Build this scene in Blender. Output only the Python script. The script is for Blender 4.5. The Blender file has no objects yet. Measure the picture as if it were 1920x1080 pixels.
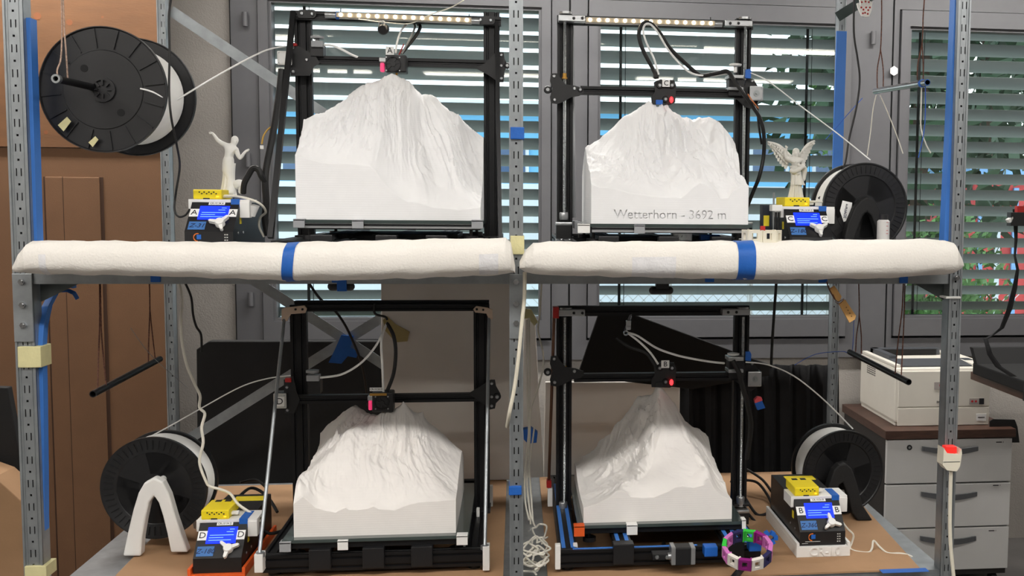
import bpy, bmesh, math, random
import numpy as np
from mathutils import Vector, Matrix
random.seed(7)
SC = bpy.context.scene
COL = SC.collection

# ------------------------------------------------------------------ camera
F_PX, PP_X = 2000.0, 1221.28
CAM = Vector((0.0017, -2.34325, 1.52476))
YAW, PITCH, ROLL = -0.12569, 0.07977, 0.00945
_cy, _sy, _cp, _sp = math.cos(YAW), math.sin(YAW), math.cos(PITCH), math.sin(PITCH)
C_F = Vector((-_sy*_cp, _cy*_cp, -_sp))
_r0 = Vector((_cy, _sy, 0)); _u0 = _r0.cross(C_F)
C_R = _r0*math.cos(ROLL) + _u0*math.sin(ROLL)
C_U = -_r0*math.sin(ROLL) + _u0*math.cos(ROLL)
cd = bpy.data.cameras.new('camera'); cam = bpy.data.objects.new('camera', cd); COL.objects.link(cam)
cam.matrix_world = Matrix(((C_R.x, C_U.x, -C_F.x, CAM.x), (C_R.y, C_U.y, -C_F.y, CAM.y), (C_R.z, C_U.z, -C_F.z, CAM.z), (0, 0, 0, 1)))
cd.sensor_width = 36.0; cd.lens = F_PX/1920*36.0; cd.shift_x = -(PP_X-960)/1920.0
cd.clip_start = 0.05; cd.clip_end = 200
SC.camera = cam

# ------------------------------------------------------------------ world, exposure
SC.view_settings.view_transform = 'Standard'; SC.view_settings.look = 'None'
SC.view_settings.gamma = 1.0; SC.view_settings.use_curve_mapping = False
SC.view_settings.exposure = 0.0
w = bpy.data.worlds.new('sky'); SC.world = w; w.use_nodes = True
nt = w.node_tree; bg = nt.nodes['Background']
tc = nt.nodes.new('ShaderNodeTexCoord'); nz = nt.nodes.new('ShaderNodeTexNoise'); nz.inputs['Scale'].default_value = 3.0
nz.inputs['Detail'].default_value = 6.0
rp = nt.nodes.new('ShaderNodeValToRGB')
rp.color_ramp.elements[0].position = 0.35; rp.color_ramp.elements[0].color = (0.62, 0.82, 1.0, 1)
rp.color_ramp.elements[1].position = 0.6; rp.color_ramp.elements[1].color = (1, 1, 1, 1)
nt.links.new(tc.outputs['Generated'], nz.inputs['Vector']); nt.links.new(nz.outputs['Fac'], rp.inputs['Fac'])
nt.links.new(rp.outputs['Color'], bg.inputs['Color']); bg.inputs['Strength'].default_value = 3.2

# ceiling lamps of the room, with a row by the windows added to brighten their wall (area lights; their fixtures are built with the room)
LAMPS = [(-2.1, -1.45), (-0.1, -1.45), (1.9, -1.45), (-2.1, -3.5), (-0.1, -3.5), (1.9, -3.5), (-1.9, 1.45), (0.1, 1.45), (2.1, 1.45)]
CEIL = 2.78
for lx, ly in LAMPS:
    ld = bpy.data.lights.new('ceiling_lamp_light', 'AREA'); ld.shape = 'RECTANGLE'; ld.size = 1.5; ld.size_y = 0.16
    ld.energy = 25 if -2 < ly < 0 else (9 if ly < 0 else 25); ld.color = (1.0, 0.985, 0.965)
    lo = bpy.data.objects.new('ceiling_lamp_light', ld); COL.objects.link(lo); lo.location = (lx, ly, CEIL-0.075)

# ------------------------------------------------------------------ helpers
def ray(x, y): return C_F + C_R*((x-PP_X)/F_PX) - C_U*((y-540.0)/F_PX)
def P(x, y, Y):
    d = ray(x, y); return CAM + d*((Y-CAM.y)/d.y)
def PZ(x, y, Z):
    d = ray(x, y); return CAM + d*((Z-CAM.z)/d.z)
def ppm(Y): return F_PX/((Y-CAM.y)*0.99)      # about how many photo pixels a metre takes at that depth

def srgb(h):
    if isinstance(h, str):
        h = h.lstrip('#'); c = [int(h[i:i+2], 16)/255 for i in (0, 2, 4)]
    else: c = [v/255 for v in h]
    return tuple(v/12.92 if v <= 0.04045 else ((v+0.055)/1.055)**2.4 for v in c)

MATS = {}
def mat(name, col, rough=0.55, metal=0.0, var=0.08, scale=12.0, bump=0.0, bscale=80.0, emit=None, estr=0.0, stretch=None, trans=0.0, coat=0.0):
    if name in MATS: return MATS[name]
    m = bpy.data.materials.new(name); m.use_nodes = True; n = m.node_tree.nodes; l = m.node_tree.links
    b = n['Principled BSDF']; c = srgb(col)
    b.inputs['Roughness'].default_value = rough; b.inputs['Metallic'].default_value = metal
    if trans: b.inputs['Transmission Weight'].default_value = trans
    if coat: b.inputs['Coat Weight'].default_value = coat
    t = n.new('ShaderNodeTexCoord'); mp = n.new('ShaderNodeMapping'); l.new(t.outputs['Object'], mp.inputs['Vector'])
    if stretch: mp.inputs['Scale'].default_value = stretch
    nz = n.new('ShaderNodeTexNoise'); nz.inputs['Scale'].default_value = scale; nz.inputs['Detail'].default_value = 5
    l.new(mp.outputs['Vector'], nz.inputs['Vector'])
    r = n.new('ShaderNodeValToRGB'); r.color_ramp.elements[0].position = 0.3; r.color_ramp.elements[1].position = 0.7
    r.color_ramp.elements[0].color = (*[v*(1-var) for v in c], 1); r.color_ramp.elements[1].color = (*[min(1, v*(1+var)) for v in c], 1)
    l.new(nz.outputs['Fac'], r.inputs['Fac']); l.new(r.outputs['Color'], b.inputs['Base Color'])
    if bump:
        n2 = n.new('ShaderNodeTexNoise'); n2.inputs['Scale'].default_value = bscale; n2.inputs['Detail'].default_value = 4
        l.new(mp.outputs['Vector'], n2.inputs['Vector'])
        bp = n.new('ShaderNodeBump'); bp.inputs['Strength'].default_value = bump; bp.inputs['Distance'].default_value = 0.004
        l.new(n2.outputs['Fac'], bp.inputs['Height']); l.new(bp.outputs['Normal'], b.inputs['Normal'])
    if emit:
        b.inputs['Emission Color'].default_value = (*srgb(emit), 1); b.inputs['Emission Strength'].default_value = estr
    MATS[name] = m; return m

ORG = {}
def tag(o, label=None, cat=None, group=None, kind=None):
    if label: o['label'] = label
    if cat: o['category'] = cat
    if group: o['group'] = group
    if kind: o['kind'] = kind
    return o
def thing(name, loc, label, cat, group=None):
    o = bpy.data.objects.new(name, None); COL.objects.link(o); o.location = loc; o.empty_display_size = 0.05
    ORG[o.name] = Vector(loc); tag(o, label, cat, group); return o

class MB:
    def __init__(s): s.v = []; s.f = []
    def add(s, vs, fs):
        k = len(s.v); s.v += [Vector(v) for v in vs]; s.f += [[i+k for i in f] for f in fs]; return s
    def box(s, a, b):
        x0, y0, z0 = (min(a[i], b[i]) for i in range(3)); x1, y1, z1 = (max(a[i], b[i]) for i in range(3))
        return s.add([(x0,y0,z0),(x1,y0,z0),(x1,y1,z0),(x0,y1,z0),(x0,y0,z1),(x1,y0,z1),(x1,y1,z1),(x0,y1,z1)],
                     [(0,3,2,1),(4,5,6,7),(0,1,5,4),(1,2,6,5),(2,3,7,6),(3,0,4,7)])
    def cbox(s, c, sz, rot=None):
        h = [v/2 for v in sz]; vs = []
        for dx, dy, dz in ((-1,-1,-1),(1,-1,-1),(1,1,-1),(-1,1,-1),(-1,-1,1),(1,-1,1),(1,1,1),(-1,1,1)):
            v = Vector((dx*h[0], dy*h[1], dz*h[2])); v = rot @ v if rot else v; vs.append(Vector(c)+v)
        return s.add(vs, [(0,3,2,1),(4,5,6,7),(0,1,5,4),(1,2,6,5),(2,3,7,6),(3,0,4,7)])
    def bbox(s, a, b, bev=0.002):
        """box with chamfered edges"""
        bm = bmesh.new(); bmesh.ops.create_cube(bm, size=1.0)
        c = [(a[i]+b[i])/2 for i in range(3)]; d = [abs(a[i]-b[i]) for i in range(3)]
        for v in bm.verts: v.co = Vector((c[0]+v.co.x*d[0], c[1]+v.co.y*d[1], c[2]+v.co.z*d[2]))
        bmesh.ops.bevel(bm, geom=list(bm.edges), offset=min(bev, min(d)*0.45), segments=2, affect='EDGES', profile=0.6)
        bm.verts.index_update(); s.add([v.co.copy() for v in bm.verts], [[v.index for v in f.verts] for f in bm.faces]); bm.free(); return s
    def frame3(s, a, b):
        d = (Vector(b)-Vector(a)).normalized(); up = Vector((0,0,1)) if abs(d.z) < 0.95 else Vector((0,1,0))
        x = d.cross(up).normalized(); y = x.cross(d).normalized(); return d, x, y
    def bar(s, a, b, w, h):
        """rectangular bar from a to b; w across, h the other way (upwards for a level bar)"""
        a = Vector(a); b = Vector(b); d, x, y = s.frame3(a, b); vs = []
        for p in (a, b):
            for i, j in ((-1,-1),(1,-1),(1,1),(-1,1)): vs.append(p + x*(i*w/2) + y*(j*h/2))
        return s.add(vs, [(0,1,2,3),(7,6,5,4),(0,4,5,1),(1,5,6,2),(2,6,7,3),(3,7,4,0)])
    def cyl(s, a, b, r, n=16, r2=None, caps=True):
        a = Vector(a); b = Vector(b); d, x, y = s.frame3(a, b); r2 = r if r2 is None else r2; vs = []
        for p, q in ((a, r), (b, r2)):
            for i in range(n): t = 2*math.pi*i/n; vs.append(p + x*(math.cos(t)*q) + y*(math.sin(t)*q))
        fs = [(i, (i+1) % n, n+(i+1) % n, n+i) for i in range(n)]
        if caps: fs += [list(range(n))[::-1], list(range(n, 2*n))]
        return s.add(vs, fs)
    def ring(s, a, b, ro, ri, n=24):
        """hollow cylinder"""
        a = Vector(a); b = Vector(b); d, x, y = s.frame3(a, b); vs = []
        for p, q in ((a, ro), (b, ro), (b, ri), (a, ri)):
            for i in range(n): t = 2*math.pi*i/n; vs.append(p + x*(math.cos(t)*q) + y*(math.sin(t)*q))
        fs = []
        for k in range(4):
            for i in range(n): fs.append((k*n+i, k*n+(i+1) % n, ((k+1) % 4)*n+(i+1) % n, ((k+1) % 4)*n+i))
        return s.add(vs, fs)
    def tube(s, pts, r, n=8, smooth=4, taper=None):
        pts = [Vector(p) for p in pts]
        if smooth > 1 and len(pts) > 2:
            q = []; m = len(pts)
            for i in range(m-1):
                p0 = pts[max(i-1, 0)]; p1 = pts[i]; p2 = pts[i+1]; p3 = pts[min(i+2, m-1)]
                for k in range(smooth):
                    t = k/smooth
                    q.append(0.5*((2*p1)+(p2-p0)*t+(2*p0-5*p1+4*p2-p3)*t*t+(3*p1-p0-3*p2+p3)*t**3))
            q.append(pts[-1]); pts = q
        m = len(pts); vs = []; fs = []; prevx = None
        for i in range(m):
            d = (pts[min(i+1, m-1)]-pts[max(i-1, 0)])
            d = d.normalized() if d.length > 1e-9 else Vector((0,0,1))
            if prevx is None:
                up = Vector((0,0,1)) if abs(d.z) < 0.9 else Vector((0,1,0)); x = d.cross(up).normalized()
            else:
                x = prevx - d*prevx.dot(d); x = x.normalized() if x.length > 1e-6 else d.orthogonal().normalized()
            prevx = x; y = x.cross(d)
            rr = r if taper is None else r*(taper[0]+(taper[1]-taper[0])*i/(m-1))
            for k in range(n): t = 2*math.pi*k/n; vs.append(pts[i]+x*(math.cos(t)*rr)+y*(math.sin(t)*rr))
        for i in range(m-1):
            for k in range(n): fs.append((i*n+k, i*n+(k+1) % n, (i+1)*n+(k+1) % n, (i+1)*n+k))
        fs += [list(range(n))[::-1], list(range((m-1)*n, m*n))]
        return s.add(vs, fs)
    def lathe(s, prof, c, axis=(0,0,1), n=32):
        """prof: (radius, distance along axis)"""
        c = Vector(c); d = Vector(axis).normalized(); x = d.orthogonal().normalized(); y = d.cross(x); vs = []; m = len(prof)
        for r, h in prof:
            for i in range(n): t = 2*math.pi*i/n; vs.append(c+d*h+x*(math.cos(t)*r)+y*(math.sin(t)*r))
        fs = [(k*n+i, k*n+(i+1) % n, (k+1)*n+(i+1) % n, (k+1)*n+i) for k in range(m-1) for i in range(n)]
        if prof[0][0] > 1e-6: fs.append(list(range(n))[::-1])
        if prof[-1][0] > 1e-6: fs.append(list(range((m-1)*n, m*n)))
        return s.add(vs, fs)
    def prism(s, poly, off):
        """poly: 3D points of one face; off: the vector to the other face"""
        off = Vector(off); n = len(poly); a = [Vector(p) for p in poly]
        return s.add(a+[p+off for p in a], [list(range(n))[::-1], list(range(n, 2*n))]+[(i, (i+1) % n, n+(i+1) % n, n+i) for i in range(n)])
    def ball(s, c, r, n=12, m=8):
        rx = r if isinstance(r, (tuple, list)) else (r, r, r); vs = []; c = Vector(c)
        for j in range(m+1):
            p = math.pi*j/m
            for i in range(n): t = 2*math.pi*i/n; vs.append(c+Vector((rx[0]*math.sin(p)*math.cos(t), rx[1]*math.sin(p)*math.sin(t), rx[2]*math.cos(p))))
        return s.add(vs, [(j*n+i, (j+1)*n+i, (j+1)*n+(i+1) % n, j*n+(i+1) % n) for j in range(m) for i in range(n)])
    def mesh(s, name, org):
        me = bpy.data.meshes.new(name); me.from_pydata([tuple(v-org) for v in s.v], [], s.f)
        bm = bmesh.new(); bm.from_mesh(me); bmesh.ops.remove_doubles(bm, verts=bm.verts, dist=1e-6)
        bmesh.ops.dissolve_degenerate(bm, edges=bm.edges, dist=1e-7)
        bmesh.ops.recalc_face_normals(bm, faces=bm.faces); bm.to_mesh(me); bm.free(); return me
    def build(s, name, m, parent=None, smooth=False, label=None, cat=None, group=None, kind=None, base=False):
        lo = Vector([min(v[i] for v in s.v) for i in range(3)]); hi = Vector([max(v[i] for v in s.v) for i in range(3)])
        org = (lo+hi)/2
        if base: org.z = lo.z
        me = s.mesh(name, org); o = bpy.data.objects.new(name, me); COL.objects.link(o)
        me.materials.append(m if not isinstance(m, str) else MATS[m])
        if smooth:
            for p in me.polygons: p.use_smooth = True
            try: me.set_sharp_from_angle(angle=math.radians(40))
            except Exception: pass
        ORG[o.name] = org
        if parent is not None: o.parent = parent; o.location = org-ORG[parent.name]
        else: o.location = org
        tag(o, label, cat, group, kind); return o

def one(name, m, fn, label=None, cat=None, parent=None, smooth=False, group=None, kind=None):
    b = MB(); fn(b); return b.build(name, m, parent, smooth, label, cat, group, kind)

def text_mesh(name, txt, center, size, m, parent, right=(1,0,0), up=(0,0,1), extrude=0.0004, bold=0.0, shear=0.0):
    cu = bpy.data.curves.new(name, 'FONT'); cu.body = txt; cu.size = 1.0; cu.align_x = 'CENTER'; cu.align_y = 'CENTER'
    cu.extrude = extrude/size; cu.offset = bold; cu.shear = shear; cu.resolution_u = 3
    t = bpy.data.objects.new(name, cu); COL.objects.link(t); bpy.context.view_layer.update()
    me = bpy.data.meshes.new_from_object(t.evaluated_get(bpy.context.evaluated_depsgraph_get()))
    bpy.data.objects.remove(t); me.name = name
    r = Vector(right).normalized(); u = Vector(up).normalized(); n = r.cross(u)
    for v in me.vertices: v.co = (r*v.co.x + u*v.co.y + n*v.co.z)*size
    me.materials.clear(); me.materials.append(MATS[m] if isinstance(m, str) else m)
    o = bpy.data.objects.new(name, me); COL.objects.link(o); c = Vector(center); ORG[o.name] = c
    if parent is not None: o.parent = parent; o.location = c-ORG[parent.name]
    else: o.location = c
    return o

# ------------------------------------------------------------------ materials
mat('plaster', (165,160,154), 0.9, var=0.05, scale=5, bump=0.5, bscale=160)
mat('white_wall', (205,200,195), 0.9, var=0.05, scale=5, bump=0.4, bscale=160)
mat('grey_wall', (120,118,115), 0.9, var=0.05, scale=5)
mat('floor_grey', (95,92,90), 0.6, var=0.15, scale=6)
mat('ceiling_white', (215,213,208), 0.9)
mat('frame_grey', (96,96,99), 0.45, var=0.03, scale=20)
mat('frame_gap', (30,30,32), 0.7)
mat('slat_grey', (172,175,175), 0.5, var=0.05, scale=4)
mat('cord_dark', (28,30,34), 0.7)
mat('wood_ply', (112,76,46), 0.6, var=0.14, scale=5, stretch=(1,1,5), bump=0.1, bscale=40)
mat('wood_knot', (128,76,42), 0.6)
mat('hdf_brown', (112,80,54), 0.75, var=0.06, scale=7, bump=0.15, bscale=300)
mat('hdf_groove', (62,38,22), 0.8)
mat('galv', (158,163,166), 0.42, 0.75, var=0.12, scale=30)
mat('galv_dark', (92,98,98), 0.5, 0.6, var=0.15, scale=30)
mat('green_steel', (40,54,52), 0.45, 0.3)
mat('blue_strip', (62,122,205), 0.55, var=0.06, scale=8)
mat('blue_tape', (22,92,178), 0.6, var=0.08, scale=20, bump=0.15, bscale=200)
mat('blue_tape_pale', (62,112,175), 0.65, var=0.05)
mat('masking', (205,198,150), 0.75, var=0.08, scale=25, bump=0.2, bscale=150)
mat('foam_white', (231,227,220), 0.85, var=0.03, scale=6, bump=0.35, bscale=220)
mat('cardboard', (166,130,96), 0.85, var=0.07, scale=9, bump=0.1, bscale=120)
mat('black_plastic', (24,24,26), 0.42, var=0.15, scale=30)
mat('black_matte', (17,17,18), 0.75, var=0.2, scale=14, bump=0.2, bscale=120)
mat('black_alu', (23,23,25), 0.4, 0.3, var=0.1)
mat('black_slot', (8,8,9), 0.8)
mat('black_cloth', (18,18,20), 0.95, var=0.3, scale=20, bump=0.4, bscale=60)
mat('grey_plastic', (150,152,155), 0.5, var=0.05)
mat('white_plastic', (232,231,228), 0.45, var=0.03)
mat('cream_plastic', (226,220,202), 0.45, var=0.04)
mat('alu', (186,188,190), 0.35, 0.85, var=0.06)
mat('steel', (175,180,182), 0.3, 0.9, var=0.08, scale=40)
mat('chrome', (205,208,212), 0.15, 1.0)
mat('rust_rod', (110,76,58), 0.5, 0.5, var=0.2)
mat('brass', (190,145,70), 0.35, 0.8)
mat('glass_plate', (62,72,70), 0.12, var=0.05, coat=0.5)
mat('wire_white', (222,218,206), 0.5)
mat('wire_black', (16,16,17), 0.55)
mat('wire_grey', (140,140,138), 0.5)
mat('filament', (238,238,236), 0.4, var=0.05)
mat('yellow_case', (238,214,28), 0.45, var=0.04)
mat('yellow_label', (226,205,40), 0.6, var=0.05)
mat('orange_plastic', (226,92,32), 0.5, var=0.05)
mat('red_plastic', (176,32,30), 0.45, var=0.06)
mat('pink_silicone', (230,70,120), 0.4, emit=(255,60,120), estr=0.5)
mat('red_led', (255,40,40), 0.4, emit=(255,40,45), estr=4.0)
mat('paper', (240,240,238), 0.7, var=0.02)
mat('paper_grey', (196,196,192), 0.7, var=0.1, scale=300)
mat('ink', (26,26,30), 0.7)
mat('ink_blue', (18,30,70), 0.7)
mat('screen_blue', (20,40,230), 0.3, var=0.12, scale=60, emit=(20,55,255), estr=1.15)
mat('screen_light', (120,160,255), 0.3, emit=(110,160,255), estr=1.3)
mat('led_on', (255,250,235), 0.3, emit=(255,238,210), estr=30.0)
mat('led_strip', (120,112,96), 0.4, emit=(255,236,205), estr=0.08)
mat('statue_white', (240,239,234), 0.5, var=0.02)
mat('statue_stone', (206,204,197), 0.6, var=0.05, scale=40)
mat('string_brown', (96,62,50), 0.9, var=0.5, scale=220)
mat('string_pale', (176,150,134), 0.9, var=0.4, scale=260)
mat('wood_tag', (208,160,96), 0.6, var=0.12, scale=14, stretch=(4,1,1))
mat('printer_ivory', (226,221,210), 0.5, var=0.02)
mat('printer_grey', (72,75,80), 0.5)
mat('walnut', (72,48,38), 0.45, var=0.3, scale=9, stretch=(2,2,14))
mat('drawer_white', (205,204,202), 0.5, var=0.015)
mat('handle_grey', (98,100,103), 0.45, 0.4)
mat('blue_plastic', (28,98,190), 0.45, var=0.06)
# ------------------------------------------------------------------ the room
WY = 2.20                                   # inner face of the window wall
def struct(name, m, fn, parent=None, smooth=False):
    o = one(name, m, fn, parent=parent, smooth=smooth)
    if parent is None: o['kind'] = 'structure'
    return o
RX0, RX1, RY0 = -3.3, 4.2, -5.2
struct('floor', 'floor_grey', lambda b: b.box((RX0, RY0, -0.08), (RX1, WY+0.3, 0.0)))
struct('ceiling', 'ceiling_white', lambda b: b.box((RX0, RY0, CEIL), (RX1, WY+0.3, CEIL+0.1)))
struct('wall_left', 'white_wall', lambda b: b.box((RX0-0.1, RY0, 0), (RX0, WY+0.3, CEIL)))
struct('wall_right', 'white_wall', lambda b: b.box((RX1, RY0, 0), (RX1+0.1, WY+0.3, CEIL)))
struct('wall_front', 'grey_wall', lambda b: b.box((RX0, RY0-0.1, 0), (RX1, RY0, CEIL)))
for i, (lx, ly) in enumerate(LAMPS):
    t = thing('ceiling_lamp', (lx, ly, CEIL), ('long ceiling lamp %s, %s' % (('in the row nearest the camera' if -2 < ly < 0 else ('in the row far behind the camera' if ly < 0 else 'in the row added to light the window wall')), ('at its left end', 'in its middle', 'at its right end')[i % 3])), 'lamp')
    one('lamp_housing', 'white_plastic', lambda b: b.bbox((lx-0.8, ly-0.11, CEIL-0.06), (lx+0.8, ly+0.11, CEIL), 0.01), parent=t)
    one('diffuser', mat('lamp_diffuser', (250,248,240), 0.4, emit=(255,246,232), estr=12.0), lambda b: b.bbox((lx-0.76, ly-0.085, CEIL-0.07), (lx+0.76, ly+0.085, CEIL-0.0605), 0.003), parent=t)

def wx(x, y=300): return P(x, y, WY).x
def wz(y, x=1130): return P(x, y, WY).z
ZB = wz(594, 1130)          # lower edge of the glass
ZT = wz(38, 1130)           # upper edge of the glass
ZF = wz(672, 1300)          # lower edge of the grey frame
ZTOP = CEIL
XL = wx(433, 150)
W = [(wx(514), wx(1010), ZT+0.03), (wx(1125), wx(1569), ZT), (wx(1702), wx(1702)+1.15, ZT)]
# plaster left of the windows, below and above them
struct('wall_back', 'plaster', lambda b: (b.box((RX0, WY+0.02, 0), (XL, WY+0.3, CEIL)), b.box((XL, WY+0.02, 0), (RX1, WY+0.3, ZF)), b.box((W[2][1]+0.12, WY+0.02, ZF), (RX1, WY+0.3, CEIL))))
GLASS = bpy.data.materials.new('window_glass'); GLASS.use_nodes = True
_n = GLASS.node_tree.nodes; _l = GLASS.node_tree.links; _n.remove(_n['Principled BSDF'])
_tr = _n.new('ShaderNodeBsdfTransparent'); _tr.inputs['Color'].default_value = (0.93, 0.96, 0.95, 1)
_gl = _n.new('ShaderNodeBsdfGlossy'); _gl.inputs['Roughness'].default_value = 0.02
_fr = _n.new('ShaderNodeFresnel'); _fr.inputs['IOR'].default_value = 1.5; _mx = _n.new('ShaderNodeMixShader')
_l.new(_fr.outputs['Fac'], _mx.inputs['Fac']); _l.new(_tr.outputs['BSDF'], _mx.inputs[1]); _l.new(_gl.outputs['BSDF'], _mx.inputs[2])
_l.new(_mx.outputs['Shader'], _n['Material Output'].inputs['Surface'])
bounds = [XL, (W[0][1]+W[1][0])/2, wx(1668), W[2][1]+0.12]
for i, (x0, x1, zt) in enumerate(W):
    a, b_ = bounds[i], bounds[i+1]
    t = thing('window_%d' % (i+1), ((x0+x1)/2, WY, ZF), ('tall grey-framed window behind the left mountain printers', 'grey-framed window behind the right mountain printers', 'grey-framed window at the far right above the office printer')[i], 'window')
    t['kind'] = 'structure'; del t['category']
    one('outer_frame', 'frame_grey', lambda b: (b.box((a+0.004, WY-0.005, ZF), (x0-0.055, WY+0.09, ZTOP)), b.box((x1+0.055, WY-0.005, ZF), (b_-0.004, WY+0.09, ZTOP)),
        b.box((x0-0.055, WY-0.005, ZF), (x1+0.055, WY+0.09, ZB-0.1)), b.box((x0-0.055, WY-0.005, zt+0.085), (x1+0.055, WY+0.09, ZTOP))), parent=t)
    one('frame_joint', 'frame_gap', lambda b: (b.box((a-0.004, WY+0.01, ZF), (a+0.004, WY+0.08, ZTOP)), b.box((x0-0.05, WY+0.03, ZB-0.102), (x1+0.05, WY+0.08, ZB-0.088)),
        b.box((x0-0.055, WY+0.03, ZB-0.1), (x0-0.05, WY+0.08, zt+0.085)), b.box((x1+0.05, WY+0.03, ZB-0.1), (x1+0.055, WY+0.08, zt+0.085))), parent=t)
    sash = one('sash', 'frame_grey', lambda b: (b.box((x0-0.05, WY-0.02, ZB-0.088), (x0-0.012, WY+0.07, zt+0.08)), b.box((x1+0.012, WY-0.02, ZB-0.088), (x1+0.05, WY+0.07, zt+0.08)),
        b.box((x0-0.012, WY-0.02, ZB-0.088), (x1+0.012, WY+0.07, ZB-0.012)), b.box((x0-0.012, WY-0.02, zt+0.012), (x1+0.012, WY+0.07, zt+0.08)),
        b.box((x0-0.012, WY-0.005, ZB-0.012), (x0, WY+0.06, zt+0.012)), b.box((x1, WY-0.005, ZB-0.012), (x1+0.012, WY+0.06, zt+0.012)),
        b.box((x0, WY-0.005, ZB-0.012), (x1, WY+0.06, ZB)), b.box((x0, WY-0.005, zt), (x1, WY+0.06, zt+0.012))), parent=t)
    pane = one('pane', GLASS, lambda b: b.box((x0-0.002, WY+0.028, ZB-0.002), (x1+0.002, WY+0.032, zt+0.002)), parent=sash)
    if i != 1:
        hx = wx(467) if i == 0 else x0-0.1
        for hy in ((38, 300, 560) if i == 0 else ()):
            z = wz(hy, 467); one('hinge', 'frame_grey', lambda b: b.cyl((hx, WY-0.022, z-0.028), (hx, WY-0.022, z+0.028), 0.011, 12), parent=t, smooth=True)
    else:
        hx = wx(1629); z = wz(72, 1629); one('hinge', 'frame_grey', lambda b: b.cyl((hx, WY-0.022, z-0.028), (hx, WY-0.022, z+0.028), 0.011, 12), parent=t, smooth=True)
    # external venetian blind: every slat its own piece
    by = WY+0.20; pitch = 0.0735; nsl = int((zt+0.05-(ZB-0.03))/pitch)+1
    bl = thing('venetian_blind', ((x0+x1)/2, by, zt+0.12), ('grey slatted outdoor blind outside the left window', 'grey slatted outdoor blind outside the middle window', 'grey slatted outdoor blind outside the far right window')[i], 'blind', 'outdoor venetian blinds')
    one('head_rail', 'frame_grey', lambda b: b.box((x0-0.09, by-0.05, zt+0.09), (x1+0.09, by+0.05, zt+0.16)), parent=bl)
    sm = None
    for k in range(nsl):
        z = ZB+0.025+pitch*k + (-0.018 if i == 0 else 0)
        if sm is None:
            b = MB(); pr = []
            tilt = math.radians(33)
            for q in range(7):
                s = (q/6-0.5)*0.084; pr.append((s*math.cos(tilt), s*math.sin(tilt)+0.006*(1-(2*q/6-1)**2)))
            L = (x1-x0)/2+0.085
            # the inner edge hangs lower than the outer one
            vs = [(-L, c, -h) for c, h in pr]+[(L, c, -h) for c, h in pr]+[(-L, c, -h-0.0015) for c, h in pr]+[(L, c, -h-0.0015) for c, h in pr]
            b.add(vs, [(q, q+1, 8+q, 7+q) for q in range(6)]+[(14+q, 21+q, 22+q, 15+q) for q in range(6)]+[(0, 7, 21, 14), (6, 20, 27, 13)])
            o = b.build('slat', 'slat_grey', None, True); sm = o.data; off = o.location.copy()
        else:
            o = bpy.data.objects.new('slat', sm); COL.objects.link(o)
        o.parent = bl; o.location = Vector(((x0+x1)/2, by, z))+off-ORG[bl.name]
    for cx in ((x0+0.1), (x1-0.1)):
        one('ladder_cord', 'cord_dark', lambda b: (b.box((cx-0.006, by-0.047, ZB-0.05), (cx+0.006, by-0.045, zt+0.1)), b.cyl((cx+0.02, by-0.05, ZB-0.05), (cx+0.02, by-0.05, zt+0.1), 0.0015, 6)), parent=bl)
    for cx in (x0-0.1, x1+0.1):
        one('guide_rail', 'frame_grey', lambda b: b.box((cx-0.015, by-0.02, ZB-0.06), (cx+0.015, by+0.02, zt+0.16)), parent=bl)
struct('trim_1', 'frame_grey', lambda b: b.box((XL, WY+0.10, ZF-0.02), (W[2][1]+0.12, WY+0.3, ZF)))

# brown boards at the left: a panelled door leaf below a raw wooden board
DY = 1.75
d = thing('door_1', (P(150, 900, DY).x, DY, 0), 'brown panelled door behind the left posts', 'door'); d['kind'] = 'structure'; del d['category']
dx0, dx1 = -2.6, P(318, 500, DY).x; dz = P(150, 277, DY).z
one('door_leaf', 'hdf_brown', lambda b: b.box((dx0, DY, 0.0), (dx1, DY+0.04, dz-0.002)), parent=d)
px0, px1 = P(91, 500, DY).x, P(192, 500, DY).x; pz1 = P(150, 332, DY).z
one('door_panel', 'hdf_brown', lambda b: b.bbox((px0, DY-0.008, 0.1), (px1, DY+0.01, pz1), 0.004), parent=d)
one('panel_edge', 'hdf_groove', lambda b: (b.box((px0-0.006, DY-0.003, 0.1), (px0, DY+0.001, pz1)), b.box((px1, DY-0.003, 0.1), (px1+0.012, DY+0.001, pz1)), b.box((px0+0.06, DY-0.0085, 0.1), (px0+0.062, DY-0.006, pz1))), parent=d)
one('top_board', 'wood_ply', lambda b: b.box((dx0, DY-0.012, dz), (dx1, DY+0.04, CEIL)), parent=d)
for kx, ky, kr in ((130, 42, .011), (70, 30, .013), (86, 248, .007), (192, 32, .004), (48, 8, .01), (268, 160, .004)):
    q = P(kx, ky, DY-0.012); one('knot', 'wood_knot', lambda b: b.cyl((q.x, q.y-0.0006, q.z), (q.x, q.y+0.001, q.z), kr, 14), parent=d)
# ------------------------------------------------------------------ outside
struct('ground_1', mat('ground_gravel', (120,130,110), 0.9, var=0.3, scale=3), lambda b: b.box((-40, WY+0.6, -0.6), (40, 60, -0.5)))['kind'] = 'structure'
mat('facade_blue', (110,180,225), 0.7, var=0.06, scale=0.6)
mat('facade_pale', (205,215,225), 0.7, var=0.06, scale=0.6)
mat('red_panel', (196,60,62), 0.6, var=0.2, scale=3)
mat('leaf_green', (74,112,58), 0.7, var=0.4, scale=9)
mat('leaf_dark', (40,66,44), 0.7, var=0.4, scale=9)
mat('bark', (74,62,52), 0.9, var=0.3)
OY = 16.0
bx0, bx1 = P(430, 300, OY).x, P(1640, 300, OY).x
bd = thing('building', ((bx0+bx1)/2, OY, -0.5), 'pale blue hall seen through the blinds of the two left windows', 'building')
one('wall', 'facade_blue', lambda b: b.box((bx0, OY, -0.5), (bx1, OY+6, P(1000, 198, OY).z)), parent=bd)
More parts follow.
